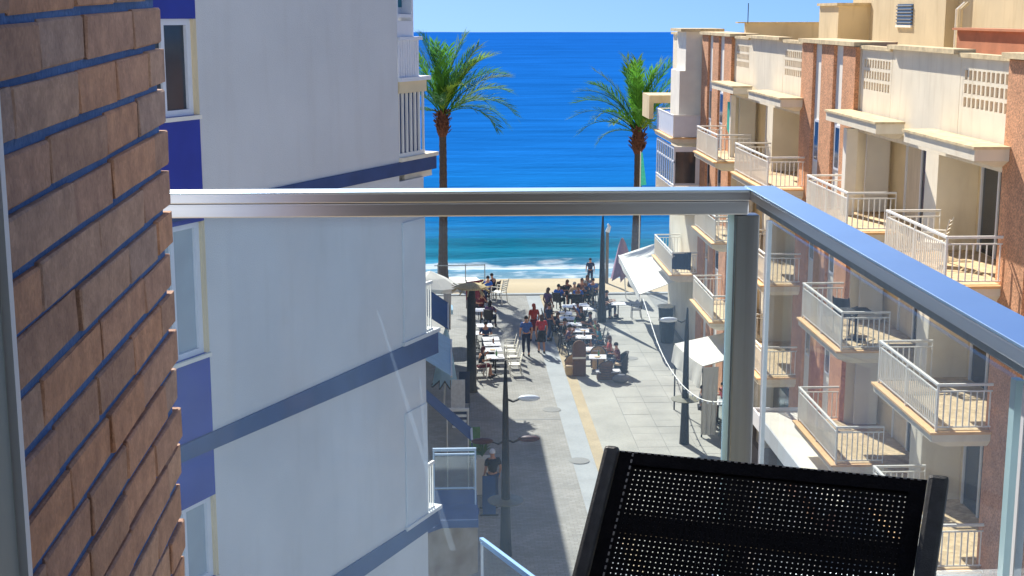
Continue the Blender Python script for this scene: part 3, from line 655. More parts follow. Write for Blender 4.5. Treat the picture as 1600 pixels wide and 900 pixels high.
# black textilene chair, its back towards the right
tl = PY(944, 700, 2.0); tr = PY(1478, 757, 1.83); tr.z = tl.z = (tl.z+tr.z)/2
ax = (tr-tl); WCH = ax.length; ax.normalize()
dn = Vector((-.062,-.105,-.150)); dn = (dn-ax*dn.dot(ax)*.35).normalized(); nn = ax.cross(dn).normalized()
if nn.y > 0: nn = -nn        # nn points to the viewer
ch = thing('garden_chair', 'black mesh garden chair with dark grey frame standing on the balcony', 'chair', (tl.x+.2, tl.y-.2, FL))
def cp(u_, v_, o_=0): return tl+ax*u_+dn*v_+nn*o_
HB = .62
def chbar(u0,u1,v0,v1,o0,o1):
    c = cp((u0+u1)/2,(v0+v1)/2,(o0+o1)/2); return MB().obox(c, ax*(u1-u0)/2, dn*(v1-v0)/2, nn*(o1-o0)/2)
obj('side_frame', chbar(.002,.024,-.004,HB,-.014,.014), M_chframe, ch, bevel=.006)
obj('side_frame', chbar(WCH-.024,WCH+.004,-.006,HB,-.014,.014), M_chframe, ch, bevel=.006)
obj('cross_bar', chbar(.0245,WCH-.0245,.088,.118,-.03,-.012), M_chframe, ch, bevel=.004)
# solid hems, then the open weave: warp and weft ribbons with real gaps
mb = MB()
for a in ((.025,.047,.0,HB),(WCH-.047,WCH-.025,.0,HB),(.0472,WCH-.0472,.0,.020),):
    b_ = chbar(a[0],a[1],a[2],a[3],-.0035,.0035); mb.add(b_.v, b_.f)
obj('hem', mb, M_blk, ch)
mb = MB(); PW = .0075; RW = .0060; n1 = int((WCH-.095)/PW); n2 = int((HB-.02)/PW)
def rib(u0,u1,v0,v1,o): 
    mb.add([cp(u0,v0,o),cp(u1,v0,o),cp(u1,v1,o),cp(u0,v1,o)], [(0,1,2,3)])
for i in range(n1+1):
    for (va,vb) in ((.02,HB),): rib(.047+i*PW+random.uniform(-.0003,.0003), .047+i*PW+RW, va, vb, .0004*(i%2))
for j in range(n2+1): rib(.047, WCH-.047, .02+j*PW+random.uniform(-.0004,.0004), .02+j*PW+RW, -.0006)
obj('mesh_back', mb, M_weave, ch)
st = MB()
for v in range(60): c = cp(.0455,.005+v*.0102,.0042); st.obox(c, ax*.0011, dn*.0026, nn*.0008)
for v in range(44): c = cp(.03+v*.0098,.0012,.0040); st.obox(c, ax*.0024, dn*.0009, nn*.0008)
obj('stitching', st, simple('thread', (150,150,150)), ch)
fr = Vector((nn.x, nn.y, 0)).normalized(); ab = cp(0,HB); sh = FL+.40
for u_ in (.006, WCH-.006):
    p = cp(u_, HB); obj('seat_rail', MB().bar(Vector((p.x,p.y,sh)), Vector((p.x,p.y,sh))+fr*.46, .03,.03), M_chframe, ch)
    for q in (0.02, .44):
        b_ = Vector((p.x,p.y,0))+fr*q; obj('leg', MB().bar(Vector((b_.x,b_.y,FL)), Vector((b_.x,b_.y,sh-.016)), .028,.028), M_chframe, ch)
a_, b_ = cp(.03,HB), cp(WCH-.03,HB); c_ = (a_+b_)/2+fr*.23; obj('seat', MB().obox((c_.x,c_.y,sh+.004), ax*(WCH/2-.03), fr*.22, (0,0,.003)), M_blk, ch)

# ------------------------------------------------------------------ palms
def frond_mesh(L, droop, seed, nl=46):
    rnd = random.Random(seed); mb = MB(); N = 14; pts = []; ang = 0; p = Vector((0,0,0))
    for i in range(N+1):
        pts.append(p.copy()); a = -droop*(i/N)**1.5; p = p+Vector((math.cos(a),0,math.sin(a)))*L/N
    mb.tube(pts, [.035*(1-i/N*.85) for i in range(N+1)], 5)
    for k in range(nl):
        t = .16+.84*k/nl; f = t*N; i = min(int(f), N-1); c = pts[i].lerp(pts[i+1], f-i); d = (pts[i+1]-pts[i]).normalized(); up = Vector((-d.z,0,d.x))
        ll = (.36+.36*math.sin(math.pi*min(1,(t*.9+.06))))*rnd.uniform(.75,1.15)*L/4.0*1.25
        for s in (-1,1):
            if rnd.random() < .07: continue
            dr = (d*rnd.uniform(.75,1.05)+Vector((0,s,0))*rnd.uniform(.45,.75)+up*rnd.uniform(.05,.5)).normalized()
            wv = dr.cross(up).normalized()*.028
            m_ = c+dr*ll*.55+Vector((0,0,-.02)); e = c+dr*ll+Vector((0,0,-.16*ll-.08*rnd.random()))
            mb.add([c-wv*.5, c+wv*.5, m_+wv, m_-wv, e], [(0,1,2,3),(3,2,4)])
    return mesh_of('frond', mb)
FM = {}
def palm(base, ztop, spec, label, seed, lean=.15):
    rnd = random.Random(seed); root = thing('palm_tree', label, 'palm tree', base, 'palms on the seafront')
    b = Vector(base); h = ztop-b.z; pts = []; rad = []; N = 46
    for i in range(N+1):
        t = i/N; pts.append(b+Vector((lean*math.sin(t*2.2)*.5, 0, h*t))); rad.append((.25-.07*t+.10*math.exp(-t*14))*(1+.06*(i%2)))
    obj('trunk', MB().tube(pts, rad, 12), M_trunk, root, smooth=False)
    top = pts[-1]; mb = MB(); mb.lathe((top.x,top.y,top.z-.9), [(.19,0),(.30,.25),(.36,.6),(.33,.95),(.20,1.3),(.08,1.7)], 14)
    for k in range(90):
        a = rnd.uniform(0,6.283); z = rnd.uniform(-.75,.5); r_ = .31; c = top+Vector((r_*math.cos(a), r_*math.sin(a), z)); o_ = Vector((math.cos(a), math.sin(a), 1.1)).normalized()
        mb.bar(c, c+o_*rnd.uniform(.15,.34), .07, .03)
    obj('crown_boot', mb, M_boot, root)
    for az, el, L, dr in spec:
        key = (round(L*2)/2, round(dr*4)/4, rnd.randrange(2))
        if key not in FM: FM[key] = frond_mesh(key[0], key[1], hash(key) % 999)
        o = link('frond', FM[key], None, root, tuple(top+Vector((0,0,.25+rnd.uniform(-.2,.2)))))
        if not o.data.materials: o.data.materials.append(M_frond)
        o.material_slots[0].link = 'OBJECT'; o.material_slots[0].material = rnd.choice([M_frond,M_frond,M_frond2,M_frond3])
        o.rotation_euler = Matrix.Rotation(R(az),3,'Z').to_euler() if False else (Matrix.Rotation(R(az),3,'Z') @ Matrix.Rotation(-R(el),3,'Y') @ Matrix.Rotation(rnd.uniform(-.5,.5),3,'X')).to_euler()
    return root
pl = PY(689.5, 188, 76.5); pr_ = PY(994, 214, 74.5)
rnd = random.Random(5)
specL = [(rnd.uniform(0,360), rnd.uniform(66,88), rnd.choice((4.0,4.5,4.5)), .5) for _ in range(12)] + [(az, el, L, d) for az, el, L, d in
   [(0,62,4.5,1.5),(5,48,4.5,1.5),(-10,34,4.5,1.75),(8,18,4.0,1.5),(-5,55,4.5,1.25),(170,70,4.5,.5),(165,60,3.5,1.0),(190,66,4.0,.75),(15,70,4.0,.75),(80,50,4,1.25),(-80,55,4,1.25),(-95,45,3.5,1.5),(100,40,3.5,1.5),(178,20,2.5,1.75),(30,40,4,1.75),(-40,26,4,1.75),(150,50,3.5,1.5),(-60,62,4.5,1.0),(20,72,4.5,.75),(-20,66,4.5,1.0)]]
specR = [(rnd.uniform(0,360), rnd.uniform(68,88), rnd.choice((3.5,4.0,4.0)), .5) for _ in range(10)] + [(az, el, L, d) for az, el, L, d in
   [(180,58,4.0,1.25),(175,44,4.0,1.5),(186,34,3.5,1.5),(180,16,2.5,1.5),(190,62,4.0,1.0),(0,62,3.5,1.0),(5,50,3.5,1.25),(-10,70,4,.75),(90,50,3.5,1.25),(-90,52,3.5,1.25),(-70,40,3,1.5),(110,40,3,1.5),(160,52,4.0,1.5),(-150,46,3.5,1.5),(20,40,3,1.5),(-30,60,3.5,1.0),(172,68,4,.75)]]
palm((pl.x, 76.5, -.1), pl.z, specL, 'tall palm beside the white building, fronds arching out to the right', 3)
palm((pr_.x-.0, 74.5, -.05), pr_.z, specR, 'slightly shorter palm beside the beige block, fronds arching to the left', 4, .25)

# ------------------------------------------------------------------ lamps and posts
def lamp_post(base, h, label, heads, group='dark tapered street lamps', collar=1.55, r0=.15):
    root = thing('street_lamp', label, 'street lamp', base, group); b = Vector(base)
    obj('pole', MB().tube([b, b+Vector((0,0,.5)), b+Vector((0,0,1.6)), b+Vector((0,0,h*.8)), b+Vector((0,0,h))], [r0*1.15, r0, r0*.8, r0*.5, r0*.2], 12), M_iron, root, smooth=True)
    if collar: obj('collar', MB().lathe(b+Vector((0,0,collar)), [(.12,-.08),(.30,-.05),(.47,.0),(.49,.03),(.30,.05),(.12,.07)], 22), mk('collar_metal', S(108,104,84), .5, .2, 5), root)
    for side, z, m in heads:
        hd = MB(); p = b+Vector((side*.62,-.05,z)); hd.ball(p, .30,.12,.085, 14, 10, -.999); hdo = obj('lamp_head', hd, m, root, smooth=True)
        obj('arm', MB().tube([b+Vector((side*.05,0,z-.04)), b+Vector((side*.2,-.02,z-.10)), p-Vector((side*.25,0,.02))], .03, 6), M_iron, hdo)
lb = PZ(790, 868); lamp_post((lb.x, lb.y, 0), 5.45, 'dark tapered street lamp in the shaded left street, white head at the top', [(1,4.42,M_lumwhite),(1,3.3,M_lumred),(-1,3.25,M_lumred)])
lb = PZ(1069, 693); lamp_post((lb.x, lb.y, 0), 4.75, 'dark street lamp with pale collar beside the white box tent', [(-1,4.35,M_lumwhite)])
lb = PZ(940, 503); lamp_post((lb.x, lb.y, 0), 5.1, 'dark tapered street lamp rising from the tables in the middle of the street', [], collar=0, r0=.19)
lb = PZ(948, 440); b = Vector((lb.x, lb.y, -.1)); root = thing('beach_post', 'slim pale post with curved head at the edge of the beach', 'post', tuple(b)); obj('pole', MB().tube([b,b+Vector((0,0,2.9))], .09, 8), simple('weathered_post', (120,112,100)), root); obj('head', MB().tube([b+Vector((0,0,2.85)),b+Vector((.1,0,3.15)),b+Vector((.02,0,3.3))], [.13,.10,.05], 8), M_lumwhite, root)
pb = PZ(737, 612); b = Vector((pb.x, pb.y, 0)); root = thing('dark_post', 'thick dark post with flat thatched top at the left tables', 'post', tuple(b))
obj('shaft', MB().tube([b,b+Vector((0,0,.3)),b+Vector((0,0,4.1))], [.24,.19,.155], 12), M_iron, root); obj('thatched_top', MB().lathe(b+Vector((0,0,4.1)), [(.2,-.05),(.56,.0),(.58,.07),(.40,.15),(.1,.18)], 14), M_thatch, root)
mb = MB()
for k in range(40): a = random.uniform(0,6.28); c = b+Vector((.5*math.cos(a),.5*math.sin(a),4.14)); mb.bar(c, c+Vector((.25*math.cos(a),.25*math.sin(a),random.uniform(-.25,.12))), .05,.02)
obj('straw', mb, M_thatch, root)

# ------------------------------------------------------------------ furniture prototypes
def chair_proto(name, mat, slats=True):
    root = thing(name, 'proto', 'chair', (0,0,0))
    obj('seat', MB().box(-.22,-.22,.43,.22,.22,.46), mat, root, bevel=.008)
    mb = MB()
    if slats:
        for i in range(5): mb.obox((0,-.235-.018*i,.53+.085*i),(.2,0,0),(0,.010,0),(0,-.006,.028))
    else: mb.sheet([(-.22,-.31,.92),(.22,-.31,.92),(.2,-.225,.48),(-.2,-.225,.48)], .03, 4, 4)
    b_ = obj('backrest', mb, mat, root)
    for s in (-1,1):
        obj('leg', MB().bar((s*.21,.2,0),(s*.20,.19,.43),.03,.03), mat, root)
        obj('leg', MB().bar((s*.22,-.27,0),(s*.21,-.21,.45),.03,.03).bar((s*.21,-.21,.45),(s*.21,-.33,.95),.032,.025), mat, root)
        obj('armrest', MB().bar((s*.235,-.27,.66),(s*.235,.18,.66),.035,.025).bar((s*.235,.18,.44),(s*.235,.18,.648),.028,.028), mat, root)
    return root
def table_proto():
    root = thing('cafe_table', 'proto', 'table', (0,0,0))
    obj('tabletop', MB().box(-.35,-.35,.72,.35,.35,.75), M_tabletop, root, bevel=.006); obj('pedestal', MB().tube([(0,0,.04),(0,0,.72)], .03, 8), M_iron, root)
    obj('foot', MB().box(-.26,-.03,0,.26,.03,.04).box(-.03,-.26,0.001,.03,-.031,.041).box(-.03,.031,.001,.03,.26,.041), M_iron, root); return root
def wicker_proto():
    root = thing('wicker_chair', 'proto', 'chair', (0,0,0)); mb = MB()
    N = 14; pr = []
    for j,(z,k) in enumerate(((.0,1),(.45,1.0),(.46,1.0),(.80,1.08),(1.0,.9),(1.12,.6))):
        pass
    # rounded tub back
    vs = []; fs = []
    for j in range(7):
        z = .08+.88*j/6
        for i in range(N+1):
            a = math.pi+math.pi*i/N; top = .96-.34*(abs(i-N/2)/(N/2))**2; zz = min(z, top)
            for_r = .30+.05*j/6; vs.append((for_r*math.cos(a), .06+for_r*math.sin(a), zz))
    n0_ = len(vs); vs += [(x*.9, (y-.06)*.9+.06, z) for x,y,z in vs]
    for j in range(6):
        for i in range(N):
            q = (j*(N+1)+i, j*(N+1)+i+1, (j+1)*(N+1)+i+1, (j+1)*(N+1)+i); fs.append(q); fs.append(tuple(n0_+k for k in reversed(q)))
    for i in range(N): fs.append((6*(N+1)+i, 6*(N+1)+i+1, n0_+6*(N+1)+i+1, n0_+6*(N+1)+i))
    mb.add(vs, fs); obj('tub_back', mb, M_wicker, root, smooth=True)
    obj('seat', MB().lathe((0,.05,0), [(.24,.05),(.25,.38),(.25,.42)], 16), M_wicker, root)
    obj('cushion', MB().lathe((0,.05,.421), [(.22,0),(.245,.02),(.245,.06),(.2,.09)], 16), C['beige'], root, smooth=True)
    for j in range(5):
        z = .16+.13*j; obj('hoop', MB().tube([((.325+.008*j)*math.cos(math.pi+math.pi*i/12), .06+(.325+.008*j)*math.sin(math.pi+math.pi*i/12), z) for i in range(13)], .014, 5), M_wood, root)
    obj('rim', MB().tube([(.35*math.cos(math.pi+math.pi*i/14), .06+.35*math.sin(math.pi+math.pi*i/14), .97-.34*(abs(i-7)/7)**2) for i in range(15)], .024, 6), M_wood, root); return root
P_chair = chair_proto('cafe_chair', M_chairwhite); P_dark = chair_proto('cafe_chair', M_chairdark, False); P_table = table_proto(); P_wick = wicker_proto()

# ------------------------------------------------------------------ people prototypes
def skin_mesh(name, verts, edges, rad, sub=1):
    me = bpy.data.meshes.new(name); me.from_pydata(verts, edges, []); o = bpy.data.objects.new(name, me); col.objects.link(o)
    m = o.modifiers.new('s', 'SKIN'); m.use_smooth_shade = True
    for i, v in enumerate(me.skin_vertices[0].data):
        r_ = rad[i]; v.radius = r_ if isinstance(r_, tuple) else (r_, r_); v.use_root = (i == 0)
    if sub: s_ = o.modifiers.new('u', 'SUBSURF'); s_.levels = sub; s_.render_levels = sub
    bpy.context.view_layer.update(); dg = bpy.context.evaluated_depsgraph_get(); ev = o.evaluated_get(dg)
    res = bpy.data.meshes.new_from_object(ev, depsgraph=dg); res.name = name; bpy.data.objects.remove(o)
    for p in res.polygons: p.use_smooth = True
    return res
def fingers(mb, wr, d, side):
    d = Vector(d).normalized(); s_ = Vector((0,1,0)) if abs(d.y) < .7 else Vector((1,0,0)); s_ = (s_-d*s_.dot(d)).normalized(); nrm = d.cross(s_)
    wr = Vector(wr); mb.obox(wr+d*.045, d*.045, s_*.038, nrm*.014)
    for k, L in enumerate((.065,.078,.072,.056)):
        a = wr+d*.088+s_*(-.03+.02*k); mb.tube([a, a+d*L*.6+nrm*.006, a+d*L+nrm*.022], [.0095,.009,.007], 6)
    a = wr+d*.03+s_*.036; mb.tube([a, a+s_*.025+d*.03, a+s_*.03+d*.06], [.011,.010,.008], 6)
def person_proto(pose, hair='short', bottom='trousers', sleeve=.5):
    root = thing('person', 'proto', 'person', (0,0,0))
    if pose == 'stand': pel=Vector((0,0,.94)); knees=[(-.10,.10,.50),(.10,.0,.50)]; ank=[(-.10,.06,.09),(.10,-.14,.11)]; elb=[(-.25,-.06,1.14),(.25,-.02,1.14)]; wri=[(-.25,.06,.92),(.25,.08,.92)]
    elif pose == 'sit': pel=Vector((0,-.02,.52)); knees=[(-.12,.40,.53),(.12,.40,.53)]; ank=[(-.12,.40,.09),(.13,.36,.09)]; elb=[(-.27,.02,.76),(.27,.04,.76)]; wri=[(-.14,.26,.80),(.16,.27,.80)]
    else: pel=Vector((0,-.02,.52)); knees=[(-.10,.40,.53),(.14,.38,.55)]; ank=[(-.08,.46,.09),(.10,.30,.09)]; elb=[(-.26,.14,.78),(.25,.0,.74)]; wri=[(-.08,.24,.98),(.14,.26,.80)]
    t = 1 if pose != 'lean' else 1; ly = {'stand':0,'sit':-.02,'lean':.10}[pose]
    sp = [pel, pel+Vector((0,ly*.3,.17)), pel+Vector((0,ly*.6,.38)), pel+Vector((0,ly*.9,.525)), pel+Vector((0,ly,.585)), pel+Vector((0,ly+.02,.655)), pel+Vector((0,ly+.012,.745))]
    shl = [sp[2]+Vector((s*.185,0,.075)) for s in (-1,1)]; hip = [pel+Vector((s*.09,0,-.04)) for s in (-1,1)]
    nose = sp[5]+Vector((0,.085,.01))
    v = [tuple(p) for p in sp]; e = [(0,1),(1,2),(2,3),(3,4),(4,5),(5,6)]; r_ = [(.14,.11),(.125,.10),(.15,.11),.06,.05,(.068,.078),(.072,.082)]
    for k in (0,1):
        b = len(v); v += [tuple(shl[k]), elb[k], wri[k]]; e += [(2,b),(b,b+1),(b+1,b+2)]; r_ += [.055,.042,.028]
        b = len(v); v += [tuple(hip[k]), knees[k], ank[k], (ank[k][0]*1.05, ank[k][1]+.15, .035)]; e += [(0,b),(b,b+1),(b+1,b+2),(b+2,b+3)]; r_ += [.085,.058,.04,.035]
    body = skin_mesh('body', v, e, r_, 2)
    mb = MB(); mb.ball(nose, .014,.022,.022, 6, 4, -.99)
    for s in (-1,1): mb.ball(sp[5]+Vector((s*.076,.0,.0)), .012,.022,.032, 6, 4, -.99)
    for k in (0,1): fingers(mb, wri[k], Vector(wri[k])-Vector(elb[k]), k)
    bm = bmesh.new(); bm.from_mesh(body); x = mesh_of('x', mb); bm.from_mesh(x); bm.to_mesh(body); bm.free(); bpy.data.meshes.remove(x)
    link('body', body, M_skin, root)
    # shirt
    v = [tuple(sp[0]+Vector((0,0,.0))), tuple(sp[1]), tuple(sp[2]), tuple(sp[2]+Vector((0,ly*.2,.10)))]; e = [(0,1),(1,2),(2,3)]; r_ = [(.155,.125),(.145,.12),(.168,.128),(.085,.08)]
    for k in (0,1): b = len(v); v += [tuple(shl[k]), tuple(Vector(shl[k]).lerp(Vector(elb[k]), sleeve*1.5))]; e += [(2,b),(b,b+1)]; r_ += [.068,.060]
    link('shirt', skin_mesh('shirt', v, e, r_, 1), C['blue'], root)
    if bottom == 'trousers' or bottom == 'shorts':
        f_ = 1.0 if bottom == 'trousers' else 0
        v = [tuple(pel+Vector((0,0,.03)))]; e = []; r_ = [(.150,.118)]
        for k in (0,1):
            b = len(v); v += [tuple(hip[k]), knees[k]]; e += [(0,b),(b,b+1)]; r_ += [.100,.073]
            if f_: v.append(tuple(Vector(ank[k])+Vector((0,0,.03)))); e.append((b+1,b+2)); r_.append(.056)
        link('trousers', skin_mesh('trousers', v, e, r_, 1), C['navy'], root)
    else:
        mb = MB(); mb.lathe(pel+Vector((0,0,-.42)), [(.21,0),(.20,.15),(.175,.35),(.15,.5)], 14); obj('skirt', mb, C['navy'], root, smooth=True)
    hc = sp[5]+Vector((0,-.004,.035)); mb = MB(); mb.ball(hc, .088,.098,.105, 14, 8, -.25)
    if hair == 'long': mb.ball(hc+Vector((0,-.055,-.10)), .085,.045,.19, 12, 8, -.999)
    obj('hair', mb, M_hairdark, root, smooth=True)
    for k in (0,1): mb = MB(); mb.ball((ank[k][0]*1.03, ank[k][1]+.06, .045), .05,.135,.05, 10, 6, -.9); obj('shoe', mb, M_shoe, root, smooth=True)
    return root
PP = {('stand','short'): person_proto('stand'), ('stand','long'): person_proto('stand','long','skirt'), ('sit','short'): person_proto('sit'), ('sit','long'): person_proto('sit','long'), ('lean','short'): person_proto('lean'), ('lean','long'): person_proto('lean','long','shorts')}
protos = list(PP.values())+[P_chair, P_dark, P_table, P_wick]
def person(kind, loc, face, label, shirt, bottom='navy', hair=None, skin=None, group=None, scale=1):
    m = {'shirt': C[shirt], 'trousers': C[bottom], 'skirt': C[bottom], 'hair': hair or M_hairdark, 'body': skin or M_skin}
    return dup(PP[kind], loc, R(face), label, group, m, scale=scale)
def gz(px, py, z=0): p = PZ(px, py, z); return (p.x, p.y, 0)
def set_chair(proto, loc, rz, label, group, mats=None): return dup(proto, loc, R(rz), label, group, mats)
# standing couple and friends  (face = 0 looks away towards the sea)
person(('stand','short'), gz(822,556), 5, 'man in a blue shirt and dark trousers walking down the middle of the street', 'blue', 'navy', scale=1.02)
person(('stand','long'), gz(846,551), 8, 'woman in a bright red top and dark skirt walking beside the man in blue', 'red', 'black', M_hairbrown, scale=.98)
person(('stand','long'), gz(834,533), 20, 'woman in rust red with long reddish hair, ahead of the walking pair', 'rust', 'darkred', mk('hair_red', S(150,62,40), .7, .1, 5))
person(('stand','short'), gz(858,532), -60, 'person in dark blue standing at the tables beside the woman in red', 'navy', 'denim', M_hairbrown)
person(('stand','long'), gz(856,505), -50, 'brown haired woman in a purple dress standing at the far tables', 'purple', 'brown', M_hairbrown, M_skin2)
p_ = PY(922,447,76.3); person(('stand','short'), (p_.x,76.3,-.35), 0, 'dark dressed person with hat standing on the sand before the surf', 'navy', 'navy', scale=.9)
# left row
TL = [(767,529),(769,537),(771,546),(774,557)]
ordn = ['far end','second from the far end','third from the far end','near end']
tlp = []
for i,(px,py) in enumerate(TL):
    p = gz(px,py,.75); tlp.append(p); dup(P_table, p, R(3), 'square white café table in the left row, %s' % ordn[i], 'tables of the left row')
    set_chair(P_chair, (p[0]+.78,p[1]-.05,0), 92+random.uniform(-8,8), 'white slatted chair, street side of the left row, %s' % ordn[i], 'white chairs of the left row')
    set_chair(P_dark, (p[0]-.72,p[1],0), -90+random.uniform(-10,10), 'dark chair, wall side of the left row, %s' % ordn[i], 'dark chairs of the left row')
p = tlp[3]; set_chair(P_chair, (p[0]-.62,p[1]-.62,0), -75, 'white slatted chair under the woman in dark clothes, near the thick post', 'white chairs of the left row')
person(('lean','long'), (p[0]-.60,p[1]-.58,0), -75, 'woman with reddish hair in dark clothes seated nearest at the left row', 'black', 'darkred', mk('hair_auburn', S(96,34,34), .7, .1, 5))
person(('sit','short'), (tlp[0][0]-.2,tlp[0][1]+.9,0), 180, 'person in pale blue seated beyond the far left table', 'denim', 'grey')
for i,(px,py,sh_,lab) in enumerate([(762,470,'royal','person in bright blue seated by the large white chair near the sand'),(771,466,'navy','person in navy seated beside the one in bright blue near the sand'),(766,512,'purple','person in purple seated behind the left tables'),(752,497,'darkred','person in dark red seated under the maroon screen')]):
    g = gz(px,py); person((('sit','lean')[i%2],('short','long')[i//2]), g, (150,60,-20,200)[i], lab, sh_, 'navy')
    set_chair(P_dark, (g[0],g[1],0), (150,60,-20,200)[i], ['dark chair under the person in bright blue','dark chair under the person in navy near the sand','dark chair under the person in purple','dark chair under the maroon screen'][i], 'chairs at the far left tables')
for i,(px,py) in enumerate([(751,484),(757,508),(745,520)]):
    dup(P_table, gz(px,py,.75), R(5), ['white café table under the maroon screen','white café table just behind the dark post','white café table left of the dark post'][i], 'tables at the far left')
set_chair(P_chair, gz(779,474), 60, 'large white slatted chair turned to the sea at the sand edge', 'white chairs of the left row'); sc_o = [o for o in bpy.data.objects if o.get('label','').startswith('large white slatted')][0]; sc_o.scale = (1.35,)*3
# right row
TR = [(882,489),(887,497),(897,506),(908,516),(912,526),(925,545),(934,557)]
on7 = ['farthest','second from the sea','third from the sea','fourth from the sea','fifth from the sea','sixth from the sea','nearest']
tops = []
for i,(px,py) in enumerate(TR):
    p = gz(px,py,.75); tops.append(p); dup(P_table, p, R(-6), 'square white café table in the right row, %s' % on7[i], 'tables of the right row')
    for s, nm_ in ((-1,'street side'),(1,'promenade side')):
        m = None; lab = 'dark chair, %s of the right row, %s table' % (nm_, on7[i])
        if i == 6: continue
        set_chair(P_dark, (p[0]+s*.74,p[1]+random.uniform(-.1,.1),0), -90*s*-1+random.uniform(-12,12) if s > 0 else -90+random.uniform(-12,12), lab, 'dark chairs of the right row')
seat = [  # table, side, shirt, hair, kind, label
 (0,-1,'royal',0,('sit','short'),'man in royal blue seated street side at the farthest right table'),
 (0,1,'blue',0,('lean','short'),'person in blue seated promenade side at the farthest right table'),
 (1,1,'black',1,('lean','long'),'person in black leaning in at the second right table'),
 (2,1,'navy',0,('sit','short'),'person in navy seated promenade side at the third right table'),
 (2,-1,'navy',1,('sit','long'),'long haired person in navy seated street side at the third right table'),
 (3,1,'green',2,('lean','short'),'grey haired person in green seated at the fourth right table'),
 (3,-1,'black',0,('sit','short'),'person in black seated street side at the fourth right table'),
 (4,1,'teal',1,('lean','long'),'woman in teal seated at the fifth right table'),
 (4,-1,'purple',0,('lean','short'),'person in purple seated street side at the fifth right table'),
 (5,1,'rust',1,('sit','long'),'woman in rust red seated at the sixth right table')]
HR = [M_hairdark, M_hairbrown, M_hairgrey]
for ti, s, sh_, hr, kd, lab in seat:
    p = tops[ti]; person(kd, (p[0]+s*.70,p[1],0), 90 if s > 0 else -90, lab, sh_, random.choice(['navy','black','denim','grey']), HR[hr], random.choice([M_skin,M_skin2]))
far = [(873,478,'royal',-30,'person in royal blue at the street edge of the far group'),(885,470,'black',200,'person in black at the middle of the far group'),(897,474,'beige',20,'fair person in beige with their back turned in the far group'),(903,480,'royal',-10,'broad person in royal blue with back to the street in the far group'),(909,468,'brown',170,'person in brown facing the street in the far group'),(917,472,'navy',100,'person in navy leaning back in the far group'),(926,468,'blue',160,'person in mid blue beside the tapered lamp in the far group'),(917,462,'grey',180,'person in grey at the sea side of the far group')]
for i,(px,py,sh_,fc,lab) in enumerate(far):
    g = gz(px,py+6); person((('sit','lean')[i%2],('short','long','short')[i%3]), g, fc, lab, sh_, 'black', HR[i%3], (M_skin,M_skin2)[i%2])
    set_chair(P_dark, g, fc, 'dark chair under the '+lab.split(' in the far')[0], 'dark chairs of the far group')
for i,(px,py) in enumerate([(890,478),(908,476),(914,482)]): dup(P_table, gz(px,py,.75), R(8*i), ['white café table among the far group, street side','white café table among the far group, middle','white café table among the far group, beside the lamp'][i], 'tables of the far group')
# small table at the right
p = gz(966,474,.75); dup(P_table, p, 0, 'white café table for two beyond the tapered lamp', 'tables by the promenade')
for s, sh_, lab in ((-1,'navy','person in navy seated left of the lone table'),(-.6,'black','small person in black seated behind the lone table')):
    person(('sit','short'), (p[0]+s*.8,p[1]+(.5 if s > -1 else 0),0), -90, lab, sh_, 'navy'); set_chair(P_dark, (p[0]+s*.8,p[1]+(.5 if s > -1 else 0),0), -90, 'dark chair under the '+lab, 'dark chairs by the promenade')
set_chair(P_dark, (p[0]+.85,p[1],0), 90, 'empty dark chair right of the lone table', 'dark chairs by the promenade')
# wicker chairs at the near end of the right row
p6 = tops[6]; p5 = tops[5]
WB = {'tub_back': M_wicker, 'seat': M_wicker}; WT = {'tub_back': M_wickertan, 'seat': M_wickertan}; WD = {'tub_back': M_chairdark, 'seat': M_chairdark}
# plates and bottles on the tables
for i,p in enumerate(tops+tlp):
    nm_ = ('right row, %s table' % on7[i]) if i < 7 else ('left row, %s table' % ordn[i-7])
    c = Vector((p[0]+random.uniform(-.2,.2), p[1]-.1, .751)); obj('plate', MB().lathe(c, [(.05,0),(.12,.012),(.13,.02),(.11,.016)], 12), C['white' if i%3 else 'beige'], label='round plate lying on the '+nm_, cat='plate', group='plates on the café tables')
    if i%2 == 0:
        c = Vector((p[0]+.05, p[1]+.14, .751)); obj('bottle', MB().lathe(c, [(.036,0),(.038,.15),(.014,.20),(.013,.26)], 8), C['green' if i%4 else 'brown'], label='small dark bottle standing on the '+nm_, cat='bottle', group='bottles on the café tables')
dup(P_wick, (p6[0]-.75,p6[1]+.2,0), R(-80), 'tan wicker tub chair at the street corner of the nearest right table', 'wicker tub chairs', WT, scale=.85)
dup(P_wick, (p6[0]+.1,p6[1]+.85,0), R(170), 'round backed tan wicker tub chair behind the nearest right table', 'wicker tub chairs', WT, scale=.95)
dup(P_wick, (p6[0]+.95,p6[1]-.1,0), R(95), 'black wicker tub chair on the promenade side of the nearest right table', 'wicker tub chairs', WD)
dup(P_wick, (p6[0]+.25,p6[1]-.85,0), R(10), 'brown wicker tub chair with its back to the viewer', 'wicker tub chairs', WB, scale=.85)
person(('lean','short'), (p6[0]+.85,p6[1]+.15,0), 100, 'person in dark red seated in the black wicker tub chair', 'darkred', 'navy')
b = gz(905,588); bb = thing('rounded_board', 'tall brown round topped board with pale band at the near table', 'board', b); b = Vector(b)
poly = [(-.27,0),(.27,0)]+[(.27*math.cos(math.pi*i/10), 1.2+.27*math.sin(math.pi*i/10)) for i in range(11)]
